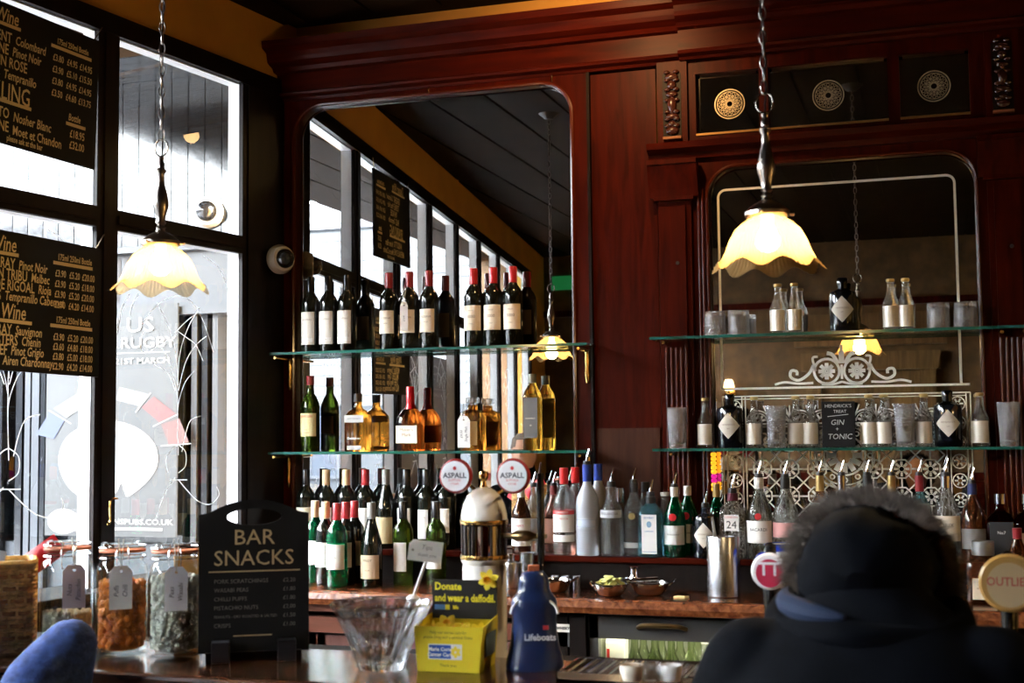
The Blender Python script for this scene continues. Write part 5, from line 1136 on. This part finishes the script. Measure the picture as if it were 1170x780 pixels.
for k in range(14):
    q = Vector(p) + Matrix.Rotation(facing(p) - .3, 3, 'Z') @ Vector((-.055 + .022 * (k % 6) + RND.uniform(-.005, .005), -.035 + .03 * (k // 5), .062 + RND.uniform(0, .022)))
    d = empty('daffodil_pin', q, RND.random() * 6, 'small yellow daffodil pin in the appeal box', 'pin', 'daffodil pins in the yellow box'); d.rotation_euler = (RND.uniform(-1.2, -.2), RND.uniform(-.5, .5), RND.random() * 6)
    if 'dp' not in _bc:
        me = mesh('petals', join(*[xf(stand(fill2d([pet], .0012)), Matrix.Rotation(k2 * pi / 3, 4, 'Y')) for k2 in range(6)]), False); me.materials.append(PET); _bc['dp'] = me
        me = mesh('trumpet', rx(lathe([(.004, 0), (.006, .006), (.009, .012), (.0075, .012), (.003, .004)], 12), pi / 2)); me.materials.append(TRM); _bc['dt'] = me
    ob('petals', _bc['dp'], None, d); ob('trumpet', _bc['dt'], None, d)

# navy collection tin
p = on_bar(611, 763); ct = empty('collection_tin', p, facing(p), 'navy blue collection tin with rounded top and white rim line', 'tin')
NAVY = mat('navy_plastic', (.008, .020, .075), .3, coat=.3)
ob('body', lathe([(0, 0), (.060, 0), (.062, .006), (.060, .02), (.052, .05), (.049, .075), (.047, .10), (.049, .125), (.0485, .140), (.045, .150), (.037, .158), (.033, .168), (.0325, .180), (.030, .192), (.022, .202), (.010, .207), (0, .208)], 36, 2.3, .75), NAVY, ct)
ob('rim_line', tube([(.0495 * cos(t), -.034 + .012 * abs(sin(t)), .118 + .034 * sin(t)) for t in [pi * k / 20 for k in range(21)]], .0028, 8), mat('white_line', (.75, .75, .78), .4), ct)
ob('cap', mv(rbox(-.012, .012, -.010, .010, 0, .014, .003), 0, 0, .203), mat('terracotta_cap', (.50, .14, .06), .4), ct)
ob('lettering', mv(text_flat('Lifeboats', .0185, .012, .07, 0, bold=.0006), 0, -.0405, 0), mat('white_line'), ct, smooth=False)
ob('flag_print', join(box(.018, .03, -.0395, -.039, .086, .095)), REDINK, ct, smooth=False)

# ceramic beer font with two round badges
FY = 2.88; fx = PX(553.5, BZ + .2, FY)
FZ = .985; ft = empty('beer_font', (fx, FY, FZ), 0, 'white ceramic beer font with brass band and two round badges', 'beer font')
CER = mat('white_ceramic', (.80, .76, .70), .12, coat=.6)
z0 = lambda py: PY(553, py, FY).z - FZ
ob('base', lathe([(0, 0), (.058, 0), (.060, .008), (.054, .018), (.0515, .04), (.0515, z0(648)), (.050, z0(644)), (.055, z0(640)), (.055, z0(636))], 40), CER, ft)
ob('glazed_band', lathe([(.049, z0(637)), (.0495, z0(600))], 40, cap=False), mat('mirror_band', (.55, .50, .42), .08, 1.0), ft)
for py in (636, 596): ob('brass_ring', lathe([(.050, z0(py) - .004), (.0555, z0(py) - .004), (.0565, z0(py)), (.0555, z0(py) + .006), (.050, z0(py) + .006)], 40, cap=False), BRASS, ft)
for k in range(14):
    a = 2 * pi * k / 14; ob('brass_stave', tube([(.051 * cos(a), .051 * sin(a), z0(637)), (.051 * cos(a), .051 * sin(a), z0(598))], .0028, 6), mat('dark_stave', (.10, .08, .07), .25, .6), ft)
zt = z0(593)
ob('dome', lathe([(.054, zt), (.0535, zt + .012), (.048, zt + .035), (.038, zt + .056), (.024, zt + .068), (.012, zt + .074), (0, zt + .076)], 40), CER, ft)
ob('finial', lathe([(.010, zt + .072), (.007, zt + .080), (.006, zt + .088), (.010, zt + .094), (.012, zt + .102), (.009, zt + .110), (0, zt + .113)], 20), BRASS, ft)
for px in (521.5, 587):
    xx = PX(px, BZ + .4, FY - .045) - fx; zz = PY(px, 543.5, FY - .045).z - FZ
    b = ob('badge', rx(lathe([(0, 0), (.040, 0), (.0405, .004), (.038, .009), (.0345, .010), (.0, .010)], 40), pi / 2), mat('oxblood_rim', (.28, .03, .03), .25), ft, (xx, -.045, zz))
    ob('badge_face', stand(fill2d([circ(0, 0, .0345, 36)], .001)), mat('badge_white', (.80, .79, .80), .3), b, (0, -.0106, 0), smooth=False)
    ob('badge_lettering', text_flat('ASPALL', .0165, .0, .001, -.0118, bold=.0004, sx=1.05), mat('badge_ink', (.03, .03, .05), .5), b, smooth=False)
    ob('badge_small_print', join(text_flat('SUFFOLK', .0075, 0, -.0095, -.0118), mv(stand(fill2d([circ(0, .018, .0045, 10)])), 0, -.0118, 0), text_flat('CYDER', .0065, 0, -.018, -.0118)), REDINK, b, smooth=False)
    ob('badge_stem', tube([(0, .004, -.010), (0, .055, -.012), (-xx * .95, .06, -.055)], .004, 8), BRASS, b)
ob('spindle', join(tube([(.05, -.01, z0(611)), (PX(626, BZ + .27, FY) - fx, -.01, z0(611))], .0055, 10), mv(ryy(lathe([(.006, -.03), (.0125, -.015), (.0125, .012), (.006, .03)], 14), pi / 2), .098, -.01, z0(611))), OLDBRASS, ft)
xh = PX(620, BZ + .27, FY) - fx
ob('tap_lever', tube([(xh - .002, -.012, z0(652)), (xh, -.014, z0(630)), (xh, -.014, z0(560)), (xh, -.014, z0(540))], [.006, .0085, .0095, .0085], 12), mat('black_lever', (.01, .01, .01), .15, coat=.5), ft)
ob('lever_tip', tube([(xh, -.014, z0(541)), (xh + .002, -.014, z0(528))], [.004, .0025], 8), CHROME, ft)
# two pump clips near the person
for px, py, r_, y_, lb, ring, txt_, nm in ((881, 651, .039, 2.90, 'round red and white pump clip left of the person', (.75, .74, .74), 'TT', 'a'), (1152, 664, .055, 2.745, 'round gold pump clip lettered Outlier at the right edge', (.30, .17, .045), 'OUTLIER', 'b')):
    q = PY(px, py, y_); e = empty('pump_clip', (q.x, y_, .985 if nm == 'a' else BZ), 0, lb, 'pump clip', 'pump clips on the bar'); zc_ = q.z - e.location.z
    ob('handle', lathe([(0, 0), (.024, 0), (.024, .02), (.014, .04), (.016, .12), (.020, zc_ - .02), (.012, zc_ + .015), (.012, zc_ + .055), (.0, zc_ + .06)], 18), mat('black_lever'), e)
    d = ob('disc', rx(lathe([(0, 0), (r_, 0), (r_ + .001, .004), (r_ - .004, .008), (0, .008)], 36), pi / 2), mat('disc_' + nm, ring, .3), e, (0, -.022, zc_))
    ob('inner_disc', stand(fill2d([circ(0, -.004, r_ * .78, 30, ex=.95)], .001)), mat('inner_' + nm, (.45, .02, .06) if nm == 'a' else (.34, .25, .14), .4), d, (0, -.0086, 0), smooth=False)
    ob('lettering', text_flat(txt_, r_ * .42, 0, .002, -.0098, bold=.0005, sx=.9) if nm == 'b' else join(text_flat('TT', r_ * 1.0, 0, .004, -.0098, bold=.001)), mat('white_line') if nm == 'a' else mat('brown_red_ink', (.30, .06, .04), .5), d, smooth=False)
# chrome drip tray and tap nozzles along the bar's back edge, right of the tin
dt = empty('drip_tray', (PX(700, BZ, 2.62), 2.62, BZ), 0, 'low chrome drip tray on the bar right of the navy tin', 'tray')
ob('pan', join(box(-.10, .27, -.07, .10, 0, .006), box(-.10, .27, -.07, -.066, 0, .02), box(-.10, .27, .096, .10, 0, .02), box(-.10, -.096, -.07, .1, 0, .02), box(.266, .27, -.07, .1, 0, .02)), CHROME, dt, smooth=False)
for k in range(16): ob('grille_bar', tube([(-.08 + k * .0215, -.064, .018), (-.08 + k * .0215, .094, .018)], .003, 6), CHROME, dt)
for px, m, lb in ((722, mat('cream_china', (.78, .70, .58), .2), 'upturned cream cup with gold foot on the drip tray'), (744, CLEAR, 'small clear glass on the drip tray'), (766, mat('pale_china', (.78, .76, .76), .2), 'white cup beside the small glass on the drip tray'), (812, mat('brown_china', (.30, .13, .06), .2), 'brown cup on the bar next to the person\'s sleeve')):
    q = PZ(px, 772, BZ + .03); o = ob('cup', lathe([(0, 0), (.018, 0), (.019, .003), (.024, .022), (.0225, .030), (.0205, .030), (.022, .022), (.015, .006), (0, .005)], 24), m, loc=(q.x, q.y, BZ + .0215 if px < 800 else BZ)); tag(o, lb, 'cup')
# ------------------------------------------------------------------ blackboards hung in the windows
def wine_board(s_right, z_lo, z_hi, width, label, left_lines, right_lines, slope):
    """hung flat against the window posts; local x runs towards the viewer, so writing is mirrored back with -x"""
    e = empty('menu_board', wall_pt(s_right, .06, z_lo), atan2(-W_D.y, -W_D.x), label, 'board', 'wine blackboards hung in the windows')
    h = z_hi - z_lo
    e.rotation_euler = (0, slope, e.rotation_euler.z)
    ob('panel', rbox(-width, 0, -.006, .006, 0, h, .002), CHALK, e, smooth=False)
    for s, x, z, size, al in left_lines:
        ob('chalk_word', text_flat(s, size, x, z, -.0068, align=al, sx=.66, bold=.0006, shear=.15 if s.istitle() else 0), CHALKW, e, smooth=False)
    for x0, x1, z in right_lines: ob('underline', mv(ribbon([(x0, z), (x1, z)], .011), 0, -.0068, 0), CHALKW, e, smooth=False)
    for x in (-.02, -width + .02): ob('hanging_chain', tube([(x, 0, h), (x + .03 * (1 if x > -.1 else -1), -.004, h + .05)], .002, 5), OLDBRASS, e)
    return e
s1, zl = PWALL(107, 194, .06); _, zh = PWALL(112, 47, .06); wdt = PITCHW - .06
H1 = zh - zl
def cols(y, a): return [(t, x, y, .031, 'CENTER') for t, x in zip(a.split(), (-.178, -.118, -.058))]
def row(z, nm, xe, kind, pr_): return [(nm, xe - .008, z, .046, 'RIGHT')] + ([(kind, xe + .006, z, .040, 'LEFT')] if kind else []) + cols(z - .006, pr_)
LL = [('Dessert Wine', -.345, H1 * .905, .060, 'RIGHT'), ('175ml 250ml Bottle', -.118, H1 * .87, .026, 'CENTER')]
for i, a_ in enumerate((('SERGENT', -.36, 'Colombard', '£3.80 £4.95 £14.95'), ('TURNE', -.37, 'Pinot Noir', '£3.90 £5.10 £15.50'), ('VIN ROSE', -.295, '', '£3.80 £4.95 £14.95'), ('PALS', -.40, 'Tempranillo', '£3.50 £4.60 £13.75'))):
    LL += row(H1 * (.755 - .088 * i), *a_)
LL += [('SPARKLING', -.285, H1 * .365, .078, 'RIGHT'), ('Bottle', -.10, H1 * .335, .032, 'CENTER'), ('AVISSOTTO', -.365, H1 * .215, .046, 'RIGHT'), ('Nosher Blanc', -.35, H1 * .205, .042, 'LEFT'), ('£18.95', -.085, H1 * .215, .036, 'CENTER'), ('IMPERIALE ONE', -.365, H1 * .12, .046, 'RIGHT'), ('Moet et Chandon', -.35, H1 * .11, .042, 'LEFT'), ('£32.00', -.085, H1 * .13, .036, 'CENTER'), ('please ask at the bar', -.30, H1 * .045, .026, 'CENTER')]
wine_board(s1, zl, zh, wdt, 'upper blackboard wine list hung in the second window', LL, [(-.60, -.335, H1 * .845), (-.21, -.035, H1 * .825), (-.60, -.28, H1 * .30), (-.135, -.05, H1 * .285)], .035)
s2, zl2 = PWALL(111, 431, .06); _, zh2 = PWALL(112, 284, .06); H2 = zh2 - zl2
LL = [('Red Wine', -.36, H2 * .90, .066, 'RIGHT'), ('175ml 250ml Bottle', -.118, H2 * .875, .028, 'CENTER')]
for i, a_ in enumerate((('MURRAY', -.355, 'Pinot Noir', '£3.90 £5.20 £20.00'), ('DON TRIBU', -.305, 'Malbec', '£3.90 £5.20 £18.00'), ('RIO DE RIGOAL', -.275, 'Rioja', '£3.90 £5.20 £20.00'), ('PALS', -.405, 'Tempranillo Cabernet', '£2.90 £4.20 £14.00'))):
    LL += row(H2 * (.765 - .078 * i), *a_)
LL += [('White Wine', -.315, H2 * .42, .066, 'RIGHT'), ('175ml 250ml Bottle', -.118, H2 * .405, .028, 'CENTER')]
for i, a_ in enumerate((('MURRAY', -.36, 'Sauvignon', '£3.90 £5.20 £20.00'), ('MASTERS', -.335, 'Chenin', '£3.60 £4.80 £18.00'), ('CHEF', -.375, 'Pinot Grigio', '£3.80 £5.00 £18.00'), ('PALS', -.405, 'Airen Chardonnay', '£2.90 £4.20 £14.00'))):
    LL += row(H2 * (.29 - .073 * i), *a_)
wine_board(s2, zl2, zh2, wdt, 'lower blackboard wine list hung in the second window', LL, [(-.60, -.35, H2 * .835), (-.21, -.04, H2 * .83), (-.60, -.29, H2 * .355), (-.215, -.035, H2 * .36)], .02)

# ------------------------------------------------------------------ dome cameras
def dome(loc, rot, label, r=.045):
    e = empty('dome_camera', loc, label=label, cat='camera', group='security dome cameras'); e.rotation_euler = rot
    ob('base', lathe([(0, 0), (r * 1.12, 0), (r * 1.15, r * .3), (r * .95, r * .75), (r * .74, r * .82)], 30), mat('cream_plastic', (.74, .70, .62), .35), e)
    ob('dome', lathe([(r * .76, r * .8), (r * .70, r * 1.1), (r * .5, r * 1.38), (r * .25, r * 1.5), (0, r * 1.54)], 28), mat('smoked_dome', (.02, .02, .022), .05, coat=.5), e)
    return e
s_, z_ = PWALL(306, 297, .0)
dome(wall_pt(.10, .045, z_), (0, pi / 2, atan2(W_N.y, W_N.x) - .35), 'white dome camera with smoked lens on the corner post', .052)
q = PY(238, 243, PY0 - .03)
d2 = dome((q.x, PY0 - .02, q.z), (pi / 2, 0, .3), 'white dome camera outside on the black boarding above the transom', .07)

# ------------------------------------------------------------------ people
COAT = mat('black_navy_coat', (.0018, .0023, .0040), .9, noise=.3, nscale=30, bump=.25, bscale=25, spec=.08)
BLUEW = mat('blue_wool', (.030, .065, .23), .9, noise=.35, nscale=60, bump=.4, bscale=140)
TROUS = mat('dark_trousers', (.012, .012, .016), .85)
SKIN = mat('skin', (.55, .30, .20), .5)
def figure(name, loc, rotz, label, pieces, m, voxel=.011):
    """body pieces fused into one continuous surface"""
    root = empty(name, loc, rotz, label, 'person')
    o = ob('body', join(*pieces), None); md = o.modifiers.new('fuse', 'REMESH'); md.mode = 'VOXEL'; md.voxel_size = voxel
    sm_ = o.modifiers.new('soften', 'SMOOTH'); sm_.iterations = 6; sm_.factor = .5
    bpy.context.view_layer.update(); dg = bpy.context.evaluated_depsgraph_get()
    new = bpy.data.meshes.new_from_object(o.evaluated_get(dg)); new.name = 'body'; bpy.data.objects.remove(o)
    new.polygons.foreach_set('use_smooth', [True] * len(new.polygons)); new.materials.clear(); new.materials.append(m)
    b = bpy.data.objects.new('body', new); COL.objects.link(b); b.parent = root
    return root
def limb(pts, rad, n=5):
    """tapered limb with rounded ends through joints"""
    P_ = spline([(*p_, r_) for p_, r_ in zip(pts, rad)], n); g = [tube([q[:3] for q in P_], [q[3] for q in P_], 14)]
    for q in (P_[0], P_[-1]):
        s_ = lathe([(0, -1), (.5, -.87), (.87, -.5), (1, 0), (.87, .5), (.5, .87), (0, 1)], 14); g.append(([(q[0] + v[0] * q[3], q[1] + v[1] * q[3], q[2] + v[2] * q[3]) for v in s_[0]], s_[1]))
    return join(*g)
def trunk(rings, n=28):
    """rings: (x, y, z, half width, half depth) from hip to neck"""
    R_ = spline(rings, 4); V, F = [], []
    for x, y, z, a, b in R_:
        for k in range(n):
            t = 2 * pi * k / n; c, s_ = cos(t), sin(t); q = (abs(c) ** 2.4 + abs(s_) ** 2.4) ** (-1 / 2.4); V.append((x + a * q * c, y + b * q * s_, z))
    for i in range(len(R_) - 1):
        for k in range(n): k2 = (k + 1) % n; F.append((i * n + k, i * n + k2, (i + 1) * n + k2, (i + 1) * n + k))
    F.append(tuple(range(n - 1, -1, -1))); F.append(tuple((len(R_) - 1) * n + k for k in range(n)))
    return V, F
def hand(parent, base, dirv, up, m):
    """palm with four fingers and a thumb, curled on the bar top"""
    d = Vector(dirv).normalized(); u = Vector(up).normalized(); s = d.cross(u).normalized(); g = []
    B = Vector(base); g.append(tube([B, B + d * .03 + u * .004, B + d * .075 + u * .006], [.022, .034, .032], 10))
    for k, L in enumerate((.062, .072, .068, .054)):
        o = B + d * .078 + s * (-.027 + .018 * k) + u * .004
        g.append(tube([o, o + d * L * .45 + u * .006, o + d * L * .8 - u * .008, o + d * L - u * .022], [.0095, .009, .008, .0065], 8))
    o = B + d * .03 - s * .03; g.append(tube([o, o + d * .03 - s * .018, o + d * .055 - s * .02 - u * .008], [.011, .010, .008], 8))
    return ob('hand', join(*g), m, parent)
# person in the dark hooded parka, seen from behind, leaning on the bar (front is +Y)
hx = PX(978, 1.3, 2.12)
def legs(z_hip, y):
    g = []
    for sg in (-1, 1):
        g += [limb([(sg * .09, y, z_hip), (sg * .10, y + .03, z_hip * .53), (sg * .10, y - .02, .10)], [.095, .068, .048]), limb([(sg * .10, y - .05, .05), (sg * .11, y + .14, .04)], [.048, .038])]
    return g
body = [trunk([(0, -.15, .70, .19, .14), (0, -.14, .84, .20, .145), (0, -.11, .98, .205, .14), (0, -.07, 1.08, .210, .135), (0, -.03, 1.16, .195, .125), (0, .0, 1.215, .155, .105), (0, .025, 1.255, .10, .085), (0, .04, 1.30, .06, .06)])] + legs(.74, -.13)
for sg in (-1, 1):
    body.append(limb([(sg * .175, -.02, 1.145), (sg * .26, .06, .98), (sg * .205, .30, 1.07)], [.085, .068, .046]))
pr = figure('person', (hx + .02, 2.10, 0), -.02, 'person in a dark hooded parka with fur trim, seen from behind at the bar', body, COAT)
# hood: a soft shell over the head, open towards the bar
HC = Vector((-.01, .075, 1.285)); HR = .108
V, F = [], []; nu, nv = 14, 26
for i in range(nu + 1):
    yy = -.118 + .205 * i / nu
    rr = HR * sqrt(max(.02, 1 - (min(0, yy) / .1181) ** 2)) ** .85 * (1 + .03 * max(0, yy) / .08)
    for j in range(nv + 1):
        t = -pi / 2 + 2 * pi * j / nv; w = 1 + .045 * sin(4 * t + 9 * yy) + .03 * sin(9 * t + 30 * yy)
        V.append((rr * 1.0 * cos(t) * w, yy - .012 * sin(t), rr * .98 * sin(t) * w))
for i in range(nu):
    for j in range(nv): A = i * (nv + 1) + j; F.append((A, A + 1, A + nv + 2, A + nv + 1))
F.append(tuple(range(nv, -1, -1)))
hood = ob('hood', (V, F), COAT, pr, HC); 
ob('hood_fold', tube(spline([(-.135, .10, 1.235), (-.140, .02, 1.215), (-.10, -.06, 1.21), (-.01, -.095, 1.212), (.09, -.06, 1.21), (.130, .02, 1.215), (.125, .10, 1.235)], 6), [.024 + .003 * sin(k * .5) for k in range(37)], 12), COAT, pr)
ob('hood_tuck', tube(spline([(-.130, .06, 1.262), (-.125, -.01, 1.25), (-.08, -.07, 1.243), (-.03, -.095, 1.24)], 6), [.006 + .012 * sin(pi * k / 18) for k in range(19)], 10), mat('navy_lining', (.012, .020, .045), .8, spec=.2), pr)
# fur trim: a tousled ring of strands round the hood opening
rf = random.Random(3); V, F = [], []
for k in range(8000):
    t = rf.uniform(-.75, pi + .75); R_ = HR + .006 + rf.gauss(0, .005); c = HC + Vector((R_ * 1.0 * cos(t), .085 + rf.gauss(0, .013) - .012 * sin(t), R_ * .98 * sin(t)))
    out = Vector((cos(t), rf.uniform(-.9, .4), sin(t))).normalized(); out = (out + Vector((rf.gauss(0, .4), rf.gauss(0, .4), rf.gauss(0, .4)))).normalized()
    L_ = rf.uniform(.016, .042); sd = out.cross(Vector((0, 1, .2))).normalized() * .0010
    m_ = c + out * L_ * .55 + Vector((0, 0, -.002)); e2 = c + out * L_ + Vector((rf.gauss(0, .006), rf.gauss(0, .006), -.005)); o = len(V)
    V += [tuple(c - sd), tuple(c + sd), tuple(m_ + sd * .8), tuple(m_ - sd * .8), tuple(e2)]; F += [(o, o + 1, o + 2, o + 3), (o + 3, o + 2, o + 4)]
ob('fur_trim', (V, F), mat('grey_brown_fur', (.17, .14, .12), .8, noise=.5, nscale=25), pr, kind='stuff', smooth=False)
ob('fur_core', tube([HC + Vector((HR * cos(t), .085 - .012 * sin(t), HR * .98 * sin(t))) for t in [-.6 + (pi + 1.2) * k / 30 for k in range(31)]], .011, 8), mat('dark_fur', (.020, .017, .016), .9, spec=.1), pr)
ob('face', mv(join(lathe([(0, -.095), (.042, -.082), (.058, -.035), (.062, .015), (.052, .062), (.026, .085), (0, .09)], 20), mv(lathe([(0, -.016), (.010, -.010), (.008, .010), (0, .025)], 10), 0, .062, -.008), mv(lathe([(0, -.009), (.006, 0), (0, .009)], 8), -.024, .054, .012), mv(lathe([(0, -.009), (.006, 0), (0, .009)], 8), .024, .054, .012), mv(lathe([(0, -.004), (.014, 0), (0, .004)], 8), 0, .055, -.042)), -.005, .10, 1.285), SKIN, pr)
hand(pr, (-.19, .33, 1.07 - .012), (.15, 1, -.05), (0, 0, 1), SKIN); hand(pr, (.20, .33, 1.07 - .012), (-.15, 1, -.05), (0, 0, 1), SKIN)
# second person, mostly out of frame on the left, elbow raised over the bar in a blue sleeve
q = PY(86, 712, 2.30); sx_, sy_ = q.x - .62, 2.05
ZS2 = .875
def rel(px, py, y): P_ = PY(px, py, y); return (P_.x - sx_, P_.y - sy_, P_.z / ZS2)
b2 = [trunk([(0, -.13, .78, .19, .14), (0, -.12, .95, .20, .14), (0, -.06, 1.18, .215, .14), (0, -.02, 1.33, .19, .12), (0, .01, 1.40, .12, .09), (0, .05, 1.46, .06, .06), (0, .08, 1.52, .055, .06)])] + legs(.82, -.12)
b2 += [limb([(-.19, 0, 1.30), (-.28, .08, 1.08), (-.20, .30, 1.07)], [.085, .065, .045]), limb([(.18, 0, 1.29), rel(-5, 830, 2.18), rel(40, 775, 2.27), rel(80, 733, 2.33)], [.085, .068, .062, .056]), limb([rel(82, 735, 2.33), rel(70, 790, 2.34), rel(58, 850, 2.34)], [.054, .058, .050])]
fg = figure('person', (sx_, sy_, 0), 0, 'person at the left edge in a blue sleeve, one raised elbow in view', b2, COAT)
fg.scale = (1, 1, ZS2); _bm = fg.children[0].data; _bm.materials.append(BLUEW)
for _p in _bm.polygons:
    if _p.center.x > .27: _p.material_index = 1      # the sleeve in view is blue wool
hd = ob('head', join(mv(lathe([(0, -.12), (.05, -.10), (.072, -.045), (.078, .02), (.066, .085), (.035, .115), (0, .12)], 22), 0, .10, 1.60), mv(lathe([(0, -.02), (.012, -.012), (.009, .012), (0, .03)], 10), 0, .185, 1.59), mv(lathe([(0, -.015), (.01, 0), (0, .015)], 8), -.078, .10, 1.60), mv(lathe([(0, -.015), (.01, 0), (0, .015)], 8), .078, .10, 1.60)), SKIN, fg)
ob('hair', mv(lathe([(.081, .0), (.082, .03), (.072, .09), (.04, .122), (0, .13)], 22), 0, .092, 1.605), mat('brown_hair', (.06, .035, .02), .7, bump=.5, bscale=200), fg)
